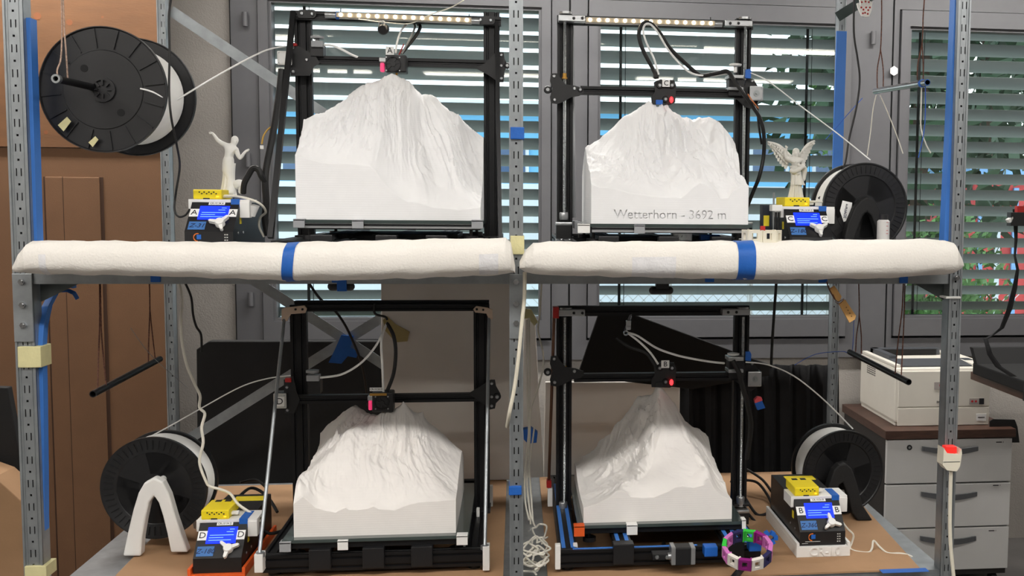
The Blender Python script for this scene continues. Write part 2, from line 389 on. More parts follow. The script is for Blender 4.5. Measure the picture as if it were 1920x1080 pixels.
one('roof', 'facade_pale', lambda b: b.box((bx0-0.2, OY-0.3, P(1000, 198, OY).z), (bx1+0.2, OY+6.2, P(1000, 192, OY).z)), parent=bd)
one('plinth', 'facade_pale', lambda b: b.box((bx0, OY-0.12, -0.5), (bx1, OY, P(1000, 345, OY).z)), parent=bd)
for k in range(9):
    x = bx0+0.8+k*(bx1-bx0-1.6)/8.3; f = one('window', 'facade_pale', lambda b: b.box((x, OY-0.05, P(1000, 330, OY).z), (x+0.7, OY, P(1000, 262, OY).z)), parent=bd)
    one('pane', mat('far_glass', (70,95,130), 0.15), lambda b: b.box((x+0.06, OY-0.06, P(1000, 326, OY).z), (x+0.64, OY-0.05, P(1000, 268, OY).z)), parent=f)
OY2 = 9.0
st = thing('container', (P(1880, 500, OY2).x, OY2, -0.5), 'red container with pale stripes seen through the far right blind', 'container')
sx0, sx1 = P(1822, 500, OY2).x, P(2100, 500, OY2).x
one('body', 'red_panel', lambda b: b.box((sx0, OY2, -0.5), (sx1, OY2+2.2, P(1880, 340, OY2).z)), parent=st)
one('roof_edge', mat('pale_blue_roof', (120,170,225), 0.5), lambda b: b.box((sx0-0.1, OY2-0.1, P(1880, 340, OY2).z), (sx1, OY2+2.3, P(1880, 305, OY2).z)), parent=st)
for k in range(8):
    x = sx0+0.05+k*0.2; one('stripe', 'facade_pale' if k % 2 else 'pale_blue_roof', lambda b: b.box((x, OY2-0.03, -0.3), (x+0.06, OY2, P(1880, 352, OY2).z)), parent=st)
def tree(c, h, r, m, label, seed, squash=1.0):
    rnd = random.Random(seed); t = thing('tree', c, label, 'tree', 'trees and shrubs outside')
    c = Vector(c)
    one('trunk', 'bark', lambda b: b.cyl(c, c+Vector((0, 0, h*0.6)), r*0.07, 8, r*0.04), parent=t)
    b = MB()
    for k in range(2200):
        p = Vector((rnd.gauss(0, 1), rnd.gauss(0, 1), rnd.gauss(0, 1))).normalized()*(rnd.random()**0.4)
        q = c+Vector((p.x*r, p.y*r, h*0.62+p.z*h*0.4*squash)); s = r*rnd.uniform(0.05, 0.11)
        a = Vector((rnd.gauss(0, 1), rnd.gauss(0, 1), rnd.gauss(0, 1))).normalized(); e = a.orthogonal().normalized(); g = a.cross(e)
        b.add([q-e*s, q+g*s*0.5, q+e*s, q-g*s*0.5], [(0, 1, 2, 3)])
    b.build('foliage', m, t)
tree((P(1740, 300, 7).x, 7.2, -0.5), 6.0, 1.6, 'leaf_dark', 'tall dark tree outside the far right window', 1)
tree((P(1880, 200, 14).x, 14.6, -0.5), 9.5, 2.4, 'leaf_dark', 'large tree rising behind the red container', 2)
tree((P(1720, 450, 6).x, 5.4, -0.5), 2.0, 0.5, 'leaf_green', 'bright green shrub at the left edge of the far right window', 3)
tree((P(1640, 200, 10).x, 10.0, -0.5), 7.0, 0.9, 'leaf_green', 'light green tree between blue hall and red container', 4)
for k, x in enumerate((560, 780, 1380, 1480, 1560, 1760, 1850, 1930)):
    tree((P(x, 570, 6.2).x, 6.2, -0.5), 0.75, 0.15, 'leaf_green' if k % 3 else 'leaf_dark', 'low grassy shrub outside %s' % ('near the left edge of the left window', 'in the middle of the left window', 'in the middle of the middle window', 'right of centre outside the middle window', 'at the right edge of the middle window', 'at the left of the far right window', 'under the red container', 'at the right edge of the picture')[k], 10+k)
fy = 7.4; fn = thing('chain_link_fence', (2.0, fy, -0.5), 'chain link fence low outside the middle window', 'fence')
b = MB(); fx0, fx1 = P(1100, 550, fy).x, P(1700, 550, fy).x; zt_ = P(1300, 537, fy).z; k = fx0-1.5
while k < fx1:
    for s in (1, -1):
        a0 = max(k, fx0) if s > 0 else k; x1_ = k+(zt_+0.5)
        b.bar((k, fy, -0.5 if s > 0 else zt_), (x1_, fy, zt_ if s > 0 else -0.5), 0.006, 0.006)
    k += 0.1
b.build('mesh', 'alu', fn)
for k in range(5):
    x = fx0+k*(fx1-fx0)/4; one('post', 'alu', lambda b: b.cyl((x, fy, -0.5), (x, fy, zt_+0.05), 0.025, 10), parent=fn, smooth=True)
# ------------------------------------------------------------------ the storage rack
ZU, ZL = 1.38, 0.67                          # tops of the upper and the lower shelf
XLP, XRP, RD = -1.011, 1.0035, 0.9385
rack = thing('storage_rack', (0, 0.47, 0), 'galvanised slotted-angle storage rack of two bays carrying the mountain printers', 'rack')
def post(x, y, w, side, depth_sign, ztop, name='post'):
    """slotted angle: punched front flange, a return flange at the side, a black strip that paints the shade inside the holes"""
    b = MB(); t = 0.0018
    cs = [-w/2, -0.0058, -0.0034, -0.0022, 0.0022, 0.0034, 0.0058, w/2]
    rows = [(0.0, 0)]; k = 1
    z = 0.0; zs = [0.0]; kind = []
    n = int(ztop/0.05)
    for q in range(n):
        c = 1.35-1.35+q*0.05
        for lo, hi, kd in ((c-0.002, c+0.0025, 'dot'), (c+0.017, c+0.033, 'slot')):
            if lo > zs[-1]+1e-5: zs.append(lo); kind.append(None)
            if lo >= 0: zs.append(hi); kind.append(kd)
    zs.append(ztop); kind.append(None)
    vs = []; fs = []; nc = len(cs)
    for z in zs:
        for c in cs: vs.append((x+c, y, z))
    for i in range(len(zs)-1):
        for j in range(nc-1):
            if kind[i] == 'slot' and j in (1, 5): continue
            if kind[i] == 'dot' and j == 3: continue
            fs.append((i*nc+j, i*nc+j+1, (i+1)*nc+j+1, (i+1)*nc+j))
    b.add(vs, fs)
    o = b.build(name, 'galv', rack)
    md = o.modifiers.new('sheet', 'SOLIDIFY'); md.thickness = t; md.offset = 0
    fl = one('return_flange', 'galv', lambda b: (b.box((x+side*w/2, y, 0), (x+side*(w/2-t), y+depth_sign*0.036, ztop)),
        b.box((x-w/2, y-0.0035, 0), (x-w/2+0.004, y, ztop)), b.box((x+w/2-0.004, y-0.0035, 0), (x+w/2, y, ztop)),
        b.box((x-w/2+0.0075, y-0.002, 0), (x-w/2+0.009, y, ztop)), b.box((x+w/2-0.009, y-0.002, 0), (x+w/2-0.0075, y, ztop))), parent=o)
    one('hole_shade', 'black_slot', lambda b: b.box((x-0.008, y+0.004, 0.0), (x+0.008, y+0.006, ztop-0.002)), parent=o)  # black strip added to stand in for the shade inside the punched holes
    return o
ZP = 2.45
post(XLP, 0.0, 0.038, 1, 1, ZP); post(0.0, 0.0, 0.030, 1, 1, ZP); post(XRP, 0.0, 0.030, -1, 1, ZP)
post(XLP, RD, 0.034, 1, -1, ZP); post(0.0, RD, 0.030, 1, -1, ZP); post(XRP, RD, 0.034, -1, -1, ZP)
for xa, xb in ((XLP+0.019, -0.015), (0.015, XRP-0.015)):
    for y0, y1 in ((0.002, 0.03), (RD-0.03, RD-0.002)):
        s = -1 if y0 < 0.5 else 1
        ye = y0 if s < 0 else y1
        for z0, z1 in ((1.345, ZU-0.012), (ZL-0.05, ZL-0.012), (2.33, 2.38)):
            one('beam', 'galv' if z0 < 2 else 'green_steel', lambda b: (b.box((xa, ye-0.001, z0), (xb, ye+0.001, z1)), b.box((xa, y0, z0), (xb, y1, z0+0.002)), b.box((xa, y0, z1-0.002), (xb, y1, z1))), parent=rack)
    one('shelf_panel', 'galv', lambda b: b.box((xa-0.012, 0.004, ZU-0.012), (xb+0.012, RD-0.004, ZU)), parent=rack)
    one('shelf_panel', 'galv', lambda b: b.box((xa-0.012, 0.004, ZL-0.012), (xb+0.012, RD-0.004, ZL)), parent=rack)
for x, s in ((XLP, 1), (0.0, 1), (XRP, -1)):
    for z in (1.345, ZL-0.05, 2.33):
        one('side_beam', 'galv', lambda b: b.box((x-0.002, 0.036, z), (x+0.002, RD-0.036, z+0.04)), parent=rack)
# corner plates with bolts where the beams meet the posts
for x in (XLP, 0.0, XRP):
    w = 0.038 if x == XLP else 0.030
    if x != XRP: pl = one('splice_plate', 'galv', lambda b: b.bbox((x-w/2, -0.006, 1.225), (x+w/2, -0.0035, 1.367), 0.001), parent=rack)
    for z in ((1.35, 1.302, 1.26) if x != XRP else (1.36,)):
        one('bolt', 'chrome', lambda b: (b.cyl((x, -0.0105, z), (x, -0.005, z), 0.0065, 6), b.cyl((x, -0.013, z), (x, -0.0105, z), 0.0035, 10)), parent=rack, smooth=True)
g0, g1 = P(1690, 522, 0.01), P(1775, 547, 0.01)
one('gusset', 'galv_dark', lambda b: b.prism([(XRP-0.015, 0.03, 1.345), (XRP-0.09, 0.03, 1.345), (XRP-0.015, 0.03, 1.305)], (0, 0.003, 0)), parent=rack)
one('gusset', 'galv_dark', lambda b: b.prism([(XLP+0.02, 0.03, 1.345), (XLP+0.10, 0.03, 1.345), (XLP+0.02, 0.03, 1.305)], (0, 0.003, 0)), parent=rack)
def brace(pts, Y, w=0.03):
    a, c = P(*pts[0], Y), P(*pts[1], Y); e = 0.25
    one('cross_brace', 'galv', lambda b: b.bar(a, c, 0.002, w), parent=rack)
brace([(320, 20), (700, 275)], RD+0.004)
brace([(455, 512), (870, 782)], RD+0.004); brace([(330, 838), (760, 568)], RD+0.008)
# upper rear perforated rail at the top right corner
one('rear_rail', 'green_steel', lambda b: (lambda a, c: b.bar(a, c, 0.003, 0.03))(P(1570, 32, RD-0.05), P(1640, -12, RD-0.05)), parent=rack)

# blue edge guards on the posts
def guard(x0, x1, y0, y1, yy, label):
    a, c = P(x0, y0, yy), P(x1, y1, yy)
    return a, c
def strip(label, pts, Y, w, th=0.006, name='edge_guard', m='blue_strip'):
    b = MB(); q = [P(x, y, Y) for x, y in pts]
    for i in range(len(q)-1):
        a, c = q[i], q[i+1]
        b.prism([(a.x, a.y, a.z), (a.x+w, a.y, a.z), (c.x+w, c.y, c.z), (c.x, c.y, c.z)], (0, th, 0))
    return b.build(name, m, None, False, label, 'edge guard', 'blue foam edge guards')
strip('blue edge guard on the left front post above the shelf', [(45, 33), (52, 250), (58, 452)], 0.012, 0.012, 0.03)
strip('blue edge guard on the right front post above the shelf', [(1791, -5), (1780, 250), (1770, 452)], 0.012, 0.014, 0.03)
strip('blue edge guard on the right rear post', [(1569, 58), (1563, 250), (1561, 330)], RD-0.04, 0.032, 0.006)
b = MB()      # the lower left guard bends away from the post under the shelf
pts = [(72, 1058, 0.012), (71, 900, 0.012), (69, 740, 0.012), (67, 650, 0.012), (70, 610, 0.02), (78, 575, 0.05), (92, 548, 0.09), (112, 533, 0.13), (135, 530, 0.17)]
q = [P(x, y, Y) for x, y, Y in pts]
for i in range(len(q)-1):
    a, c = q[i], q[i+1]; d = (c-a).normalized(); n = Vector((d.z, 0, -d.x)).normalized()*0.013
    if i == 0: pn = n
    b.prism([a, a+pn, c+n, c], (0, 0.022, 0)); pn = n
lg = b.build('edge_guard', 'blue_strip', None, False, 'blue edge guard bending away from the left post below the shelf', 'edge guard', 'blue foam edge guards')
b = MB(); q = [P(x, y, Y) for x, y, Y in ((108, 546, 0.1), (124, 545, 0.12), (135, 550, 0.13), (141, 560, 0.14))]
for i in range(3): b.prism([q[i], q[i]+Vector((0, 0.02, 0.002)), q[i+1]+Vector((0, 0.02, 0.002)), q[i+1]], (0.001, 0, -0.003))
b.build('loose_flap', 'blue_tape', lg)

# tape wound round the posts
def wrap(x0, x1, y0, y1, m, label, Y=-0.006, th=0.05, cat='tape'):
    a, c = P(x0, y0, Y), P(x1, y1, Y); b = MB(); n = 5
    for i in range(1):
        b.bbox((a.x, Y-0.002, c.z), (c.x, Y+th, a.z), 0.0015)
    return b.build('tape', m, None, False, label, cat, 'tape pieces stuck on the rack')
wrap(33, 78, 650, 689, 'masking', 'beige masking tape round the left post and its blue guard')
wrap(46, 88, 1062, 1084, 'masking', 'beige masking tape at the foot of the left post')
wrap(957, 983, 442, 477, 'masking', 'beige masking tape on the centre post between the foam rolls')
wrap(957, 983, 238, 261, 'blue_tape', 'blue tape on the centre post between the upper printers')
wrap(954, 978, 912, 928, 'blue_tape', 'blue tape on the centre post between the lower printers')
wrap(282, 301, 514, 529, 'blue_tape', 'blue tape on the beam under the left foam roll', Y=-0.001, th=0.003)
wrap(622, 640, 522, 530, 'blue_tape', 'blue tape holding the webcam under the left foam roll', Y=-0.001, th=0.003)
wrap(1322, 1339, 520, 529, 'blue_tape', 'small blue tape under the right foam roll beside its band', Y=-0.001, th=0.003)
wrap(1535, 1551, 521, 530, 'blue_tape', 'blue tape above the hanging wooden tag', Y=-0.001, th=0.003)
wrap(1687, 1702, 515, 531, 'blue_tape', 'blue tape above the strings at the right end of the beam', Y=-0.001, th=0.003)
wrap(1773, 1801, 556, 560, 'white_plastic', 'white cable tie round the right post below the shelf', Y=-0.006, th=0.045, cat='cable tie')
b = MB(); q = [P(*t, RD-0.012) for t in ((640, 628), (663, 630), (657, 652), (672, 660), (668, 671), (652, 668), (640, 682), (616, 680), (628, 655))]
b.prism(q, (0, 0.003, 0)); b.build('tape', 'blue_tape', None, False, 'blue tape at the crossing of the rear braces', 'tape', 'tape pieces stuck on the rack')
b = MB(); q = [P(*t, 0.5) for t in ((981, 806), (996, 803), (1008, 812), (1006, 830), (990, 832), (982, 824))]
b.prism(q, (0, 0.03, 0)); b.build('tape', 'blue_tape', None, False, 'blue tape bundling the white cables behind the centre post', 'tape', 'tape pieces stuck on the rack')

# ------------------------------------------------------------------ foam rolls along the shelf edge
def foam(prof, Y, label, bands, stains):
    """prof: (x, y_top, y_bottom) in the photograph at the roll's depth"""
    secs = []
    for i in range(len(prof)-1):
        for k in range(10):
            t = k/10; secs.append([prof[i][j]*(1-t)+prof[i+1][j]*t for j in range(3)])
    secs.append(list(prof[-1])); n = 28
    def section(x, yt, yb, grow=0.0):
        a, c = P(x, yt, Y), P(x, yb, Y); h = a.z-c.z; zc = (a.z+c.z)/2; out = []
        dep = min(0.055, 0.02+h*0.42)
        for i in range(n):
            t = 2*math.pi*i/n; s, co = math.sin(t), math.cos(t)
            r = (abs(co)**3.0+abs(s)**2.6)**(-1/2.8)
            wob = 0.0012*math.sin(7*t+x*0.05)+0.0010*math.sin(x*0.083+2*t)
            yy = Y-0.01+co*r*(dep+grow)
            zz = zc+s*r*(h/2+grow)+wob
            if yy < Y-0.01 and s < -0.35: zz += 0.004*(-s-0.35)   # flattened foot
            out.append(Vector((a.x, yy, zz)))
        return out
    b = MB(); rings = [section(*s) for s in secs]; m = len(rings)
    b.add([v for r in rings for v in r], [(i*n+k, i*n+(k+1) % n, (i+1)*n+(k+1) % n, (i+1)*n+k) for i in range(m-1) for k in range(n)]+[list(range(n)), list(range((m-1)*n, m*n))])
    o = b.build('foam_roll', 'foam_white', None, True, label, 'foam roll', 'white foam rolls on the shelf edge')
    def prof_at(x):
        for i in range(len(prof)-1):
            if prof[i][0] <= x <= prof[i+1][0]:
                t = (x-prof[i][0])/(prof[i+1][0]-prof[i][0]); return [x]+[prof[i][j]*(1-t)+prof[i+1][j]*t for j in (1, 2)]
    for x0, x1, lean in bands:
        b = MB(); ra, rb = section(*prof_at(x0), 0.0012), section(*prof_at(x1), 0.0012)
        zc = sum(v.z for v in ra)/n
        for r in (ra, rb):
            for v in r: v.x += lean*(v.z-zc)
        b.add(ra+rb, [(k, (k+1) % n, n+(k+1) % n, n+k) for k in range(n)])
        b.build('tape_band', 'blue_tape', o, True)
    for x0, x1 in stains:      # pale wrap of tape showing through the foam
        b = MB(); ra, rb = section(*prof_at(x0), 0.0006), section(*prof_at(x1), 0.0006); k0, k1 = int(n*0.48), int(n*0.72)
        b.add(ra+rb, [(k, (k+1) % n, n+(k+1) % n, n+k) for k in range(k0, k1)])
        b.build('faded_tape', mat('faded_tape', (224,223,224), 0.85, var=0.05, scale=40, bump=0.35, bscale=220), o, True)
foam([(38, 496, 508), (52, 470, 513), (66, 453, 514), (90, 451, 514), (300, 453, 518), (540, 455, 526), (620, 453, 526), (780, 449, 522), (900, 447, 517), (948, 446, 514), (958, 456, 512), (966, 500, 512)], -0.052,
     'long white foam roll on the left bay edge, tapering at its left end', [(540, 561, 0.10)], [(95, 108), (900, 935)])
foam([(974, 492, 503), (985, 470, 510), (1000, 455, 513), (1030, 453, 516), (1200, 453, 520), (1390, 452, 524), (1500, 451, 524), (1650, 449, 522), (1760, 449, 515), (1778, 455, 512), (1790, 478, 505), (1796, 492, 500)], -0.052,
     'long white foam roll on the right bay edge, carrying the white link ring', [(1374, 1406, 0.0)], [(1180, 1260)])

# cardboard sheets lying on the lower shelf
def sheet(name, pts, z0, th, m, label, cat):
    b = MB(); b.prism([(p.x, p.y, z0) for p in pts], (0, 0, th)); return b.build(name, m, None, False, label, cat)
l0, l1 = PZ(219, 1080, ZL), PZ(291, 1006, ZL)
def extL(y): return l0.x+(l1.x-l0.x)*(y-l0.y)/(l1.y-l0.y)
sheet('cardboard_sheet', [Vector((extL(0.01), 0.01, 0)), Vector((-0.03, 0.01, 0)), Vector((-0.03, 0.9, 0)), Vector((extL(0.9), 0.9, 0))], ZL+0.0005, 0.004, 'cardboard', 'brown cardboard sheet on the lower left shelf under the printer', 'cardboard')
r0, r1 = PZ(1735, 1080, ZL), PZ(1640, 975, ZL)
def extR(y): return r0.x+(r1.x-r0.x)*(y-r0.y)/(r1.y-r0.y)
c0 = PZ(1020, 1000, ZL).x
sheet('cardboard_sheet', [Vector((c0, 0.0, 0)), Vector((extR(0.0), 0.0, 0)), Vector((extR(0.92), 0.92, 0)), Vector((c0, 0.92, 0))], ZL+0.0005, 0.004, 'cardboard', 'brown cardboard sheet on the lower right shelf under the printer', 'cardboard')
one('tape', 'blue_tape', lambda b: (lambda p, q: b.box((p.x, p.y, ZL+0.005), (q.x, q.y, ZL+0.0056)))(PZ(1655, 1079, ZL), PZ(1735, 1069, ZL)), 'blue tape strip on the front right corner of the cardboard', 'tape', group='tape pieces stuck on the rack')
# ------------------------------------------------------------------ printed mountains
def vnoise(x, y, seed):
    xi = np.floor(x).astype(int); yi = np.floor(y).astype(int); xf = x-xi; yf = y-yi
    u = xf*xf*(3-2*xf); v = yf*yf*(3-2*yf)
    def h(a, b):
        n = (a*374761393+b*668265263+seed*974634777) & 0xFFFFFFFF
        n = ((n ^ (n >> 13))*1274126177) & 0xFFFFFFFF
        return ((n ^ (n >> 16)) & 0xFFFF)/65535.0
    return (h(xi, yi)*(1-u)+h(xi+1, yi)*u)*(1-v)+(h(xi, yi+1)*(1-u)+h(xi+1, yi+1)*u)*v
def ridged(x, y, seed, oct=4):
    s = 0; a = 1.0; t = 0
    for o in range(oct):
        s = s+a*(1-np.abs(2*vnoise(x*2**o+31.7*o, y*2**o+17.3*o, seed+o)-1)); t += a; a *= 0.55
    return s/t-0.5
def print_mat(name, col, lines=0.25):
    m = mat(name, col, 0.6, var=0.015, scale=30); n = m.node_tree.nodes; l = m.node_tree.links
    t = n.new('ShaderNodeTexCoord'); wv = n.new('ShaderNodeTexWave'); wv.bands_direction = 'Z'; wv.inputs['Scale'].default_value = 60
    wv.inputs['Distortion'].default_value = 0.0
    l.new(t.outputs['Object'], wv.inputs['Vector']); bp = n.new('ShaderNodeBump'); bp.inputs['Strength'].default_value = lines; bp.inputs['Distance'].default_value = 0.001
    l.new(wv.outputs['Fac'], bp.inputs['Height']); l.new(bp.outputs['Normal'], n['Principled BSDF'].inputs['Normal']); return m
MTN = print_mat('print_white', (240,240,241), 0.10); MTN2 = print_mat('print_white_warm_shade', (238,234,230), 0.10)  # the second white has the lower shelf's warm shading put into its colour

def mountain(label, x0, x1, Y0, Y1, z0, front, ridge, extra, m, seed, amp=0.012, freq=7.0, summit=None, slot=None, back=None, polar=1.0, rough=None):
    """front: photo contour of the cut front face; ridge: (x, y, Y) photo silhouette with its depth; extra: (X, Y, Z) more heights"""
    nx, ny = 260, 190
    pts = []
    fx = []; fz = []
    for x, y in front:
        q = P(x, y, Y0); fx.append(q.x); fz.append(q.z); pts.append((q.x, Y0, q.z))
    for x, y, Y in ridge:
        q = P(x, y, Y); pts.append((q.x, Y, q.z))
    zr = [(p[0], p[2]) for p in pts[len(front):]]; zr.sort()
    rx = [a for a, _ in zr]; rz = [c for _, c in zr]
    for k in range(9):
        X = x0+(x1-x0)*k/8; zt = np.interp(X, rx, rz); bk = back if back is not None else 0.45
        pts.append((X, Y1+0.02, z0+0.02+(zt-z0)*bk))
    pts += extra
    A = np.array(pts); n = len(A)
    d = np.sqrt(((A[:, None, :2]-A[None, :, :2])**2).sum(-1)+1e-6)
    M = np.zeros((n+3, n+3)); M[:n, :n] = d; M[:n, n] = 1; M[:n, n+1:] = A[:, :2]; M[n:, :n] = M[:n, n:].T
    M[:n, :n] += np.eye(n)*1e-4
    wgt = np.linalg.solve(M, np.concatenate([A[:, 2], np.zeros(3)]))
    gx = np.linspace(x0, x1, nx); gy = Y0+(Y1-Y0)*np.linspace(0, 1, ny)**1.15
    X, Y = np.meshgrid(gx, gy)
    dd = np.sqrt((X[..., None]-A[:, 0])**2+(Y[..., None]-A[:, 1])**2+1e-6)
    Z = dd@wgt[:n]+wgt[n]+wgt[n+1]*X+wgt[n+2]*Y
    sx, sy = summit; zmx = Z.max(axis=0)[None, :]
    ang = np.arctan2(X-sx, -(Y-sy-0.16)+0.02); rad = np.hypot(X-sx, Y-sy-0.16)
    wp = vnoise(X*18, Y*18, seed+9)*0.9
    g1 = ridged(ang*freq*polar+(1-polar)*(X*0.8+Y*0.6)*freq*3+wp, rad*6+wp, seed, 4)
    g2 = ridged(X*34+wp*2.5, Y*15+wp, seed+20, 4)
    g3 = ridged((X*0.75+Y*0.66)*42+wp*2, (Y*0.75-X*0.66)*14+wp, seed+33, 3)
    edge = np.clip((Y-Y0)/0.05, 0.12, 1)
    rel = np.clip((Z-z0)/0.15, 0.35, 1.2)
    sm = np.clip(vnoise(X*8+3, Y*8, seed+40)*1.7-0.15, 0.22, 1.0)
    pk = np.clip((zmx-Z)/0.05, 0.35, 1.0)
    sm = sm*pk
    if rough is not None: sm = sm*rough(X, Y)
    Z = Z+amp*edge*rel*sm*(g1*2.4+g2*0.8+g3*0.9)
    Z = np.maximum(Z, z0+0.012)
    Z[0] = np.interp(gx, fx, fz)          # the cut front edge follows the photograph exactly
    b = MB(); V = [(X[j, i], Y[j, i], Z[j, i]) for j in range(ny) for i in range(nx)]
    F = [(j*nx+i, j*nx+i+1, (j+1)*nx+i+1, (j+1)*nx+i) for j in range(ny-1) for i in range(nx-1)]
    k = len(V)
    # side and back walls down to the plate
    loop = [(0, i) for i in range(nx)]; 
    def wall(idx):
        nonlocal V, F
        k0 = len(V); V += [(V[i][0], V[i][1], z0) for i in idx]
        F += [(idx[i], idx[i+1], k0+i+1, k0+i) for i in range(len(idx)-1)]
    wall([j*nx for j in range(ny)]); wall([j*nx+nx-1 for j in range(ny)]); wall([(ny-1)*nx+i for i in range(nx)])
    # front wall, with a pocket for the engraved panel when there is one
    k0 = len(V); rows = []
    levels = [0.0, 1.0] if slot is None else None
    for i in range(nx):
        zs = [z0] if slot is None else [z0, slot[2], slot[3]]
        rows.append([len(V)+q for q in range(len(zs))]); V += [(gx[i], Y0, z) for z in zs]
        rows[-1].append(i)
    for i in range(nx-1):
        for q in range(len(rows[i])-1):
            xm = (gx[i]+gx[i+1])/2
            if slot is not None and q == 1 and slot[0] < xm < slot[1]: continue
            F.append((rows[i][q], rows[i+1][q], rows[i+1][q+1], rows[i][q+1]))
    b.v = [Vector(v) for v in V]; b.f = [list(f) for f in F]
    if slot is not None:
        xs = [gx[i] for i in range(nx-1) if slot[0] < (gx[i]+gx[i+1])/2 < slot[1]]; xa = xs[0]; xb = xs[-1]+(gx[1]-gx[0]); slot[:] = [xa, xb, slot[2], slot[3]]
        b.box((xa-0.003, Y0+0.006, slot[2]-0.003), (xb+0.003, Y0+0.008, slot[3]+0.003))
    o = b.build('mountain_model', m, None, True, label, 'mountain model', 'printed mountain models')
    vy = o.data.vertices; y0l = Y0-o.location.y
    for p in o.data.polygons:
        if all(abs(vy[i].co.y-y0l) < 1e-5 for i in p.vertices) or abs(p.normal.z) < 1e-4: p.use_smooth = False
    return o

UY0 = 0.16            # front of the upper models
ZBU = P(1250, 420, UY0).z
# ---- upper left
ax0, ax1 = P(555, 400, UY0).x, P(901, 400, UY0).x; ZBA = P(730, 412.5, UY0).z
frA = [(556,291),(573,297),(602,305),(620,308),(653,308),(694,312),(702,320),(716,339),(732,357),(751,371),(764,379),(786,381),(811,390),(832,391),(859,394),(880,392),(901,389)]
def rd(l, f): return [(x, y, f(x)) for x, y in l]
def lin(xs, ys): return lambda x: float(np.interp(x, xs, ys))
rA = rd([(560,262),(566,233),(594,217),(600,219),(624,214),(643,203),(656,187),(670,176),(681,164),(702,157),(724,146),(736,140),(747,145),(765,154),(775,164),(780,173),(792,184),(805,184),(819,185.6),(824,195),(830,207),(843,213),(859,215),(865,230),(873,244),(887,255),(899,260),(906,261)],
        lin([555, 600, 735, 800, 860, 905], [UY0+.10, UY0+.12, UY0+.17, UY0+.20, UY0+.22, UY0+.24]))
exA = []
for x, y, dy in ((575,265,.05),(640,250,.07),(690,262,.05),(735,220,.09),(740,300,.045),(700,290,.025),(770,215,.12),(800,232,.15),(825,262,.13),(850,310,.085),(868,352,.04),(790,330,.035),(815,345,.045),(840,370,.02),(850,250,.215),(878,300,.2),(893,340,.16),(888,368,.08),(760,270,.075),(785,270,.115),(650,225,.11),(610,255,.06)):
    q = P(x, y, UY0+dy); exA.append((q.x, q.y, q.z))
mA = mountain('broad white printed mountain on the upper left printer bed', ax0, ax1, UY0, UY0+0.36, ZBA, frA, rA, exA, MTN, 3, amp=0.020, freq=10, summit=(P(737, 140, UY0+.17).x, UY0+.17))
# ---- upper right, with the engraved name
cx0, cx1 = P(1108.5, 400, UY0).x, P(1403, 400, UY0).x
frC = [(1108,346),(1123,351.6),(1150,354),(1185,364),(1220,368),(1247,370.6),(1277,372),(1288,364),(1299,353),(1312,344),(1326,349),(1339,358),(1350,373),(1366,372),(1375,358),(1393,349),(1403,347.6)]
rC = rd([(1090,292),(1101,274),(1125,267),(1131,256),(1144,247),(1155,238),(1166,222),(1177,217),(1190,214),(1201,203),(1213,198.5),(1222,199),(1227,205),(1239,202),(1247,206),(1258,214),(1272,225),(1299,230),(1326,234),(1342,238),(1348,247),(1358,257),(1366,287),(1373,308),(1386,320),(1391,343)],
        lin([1088, 1120, 1215, 1300, 1345, 1395], [UY0+.24, UY0+.22, UY0+.22, UY0+.2, UY0+.16, UY0+.10]))
exC = []
for x, y, dy in ((1112,322,.06),(1103,305,.15),(1240,232,.19),(1265,262,.165),(1290,290,.125),(1305,318,.07),(1330,285,.16),(1345,315,.115),(1352,345,.055),(1320,262,.17),(1225,285,.145),(1250,325,.07),(1200,315,.085),(1205,250,.19),(1160,285,.15),(1130,300,.13),(1150,335,.03),(1180,345,.03),(1215,350,.025),(1262,352,.02),(1145,262,.2),(1175,262,.17),(1370,335,.06),(1375,320,.10)):
    q = P(x, y, UY0+dy); exC.append((q.x, q.y, q.z))
sl = [P(1143, 400, UY0).x, P(1371, 400, UY0).x, P(1250, 415.5, UY0).z, P(1250, 388, UY0).z]
mC = mountain('white printed mountain with its name and height engraved, upper right', cx0, cx1, UY0, UY0+0.36, ZBU, frC, rC, exC, MTN, 8, amp=0.023, freq=11, summit=(P(1217, 199, UY0+.22).x, UY0+.22), slot=sl)
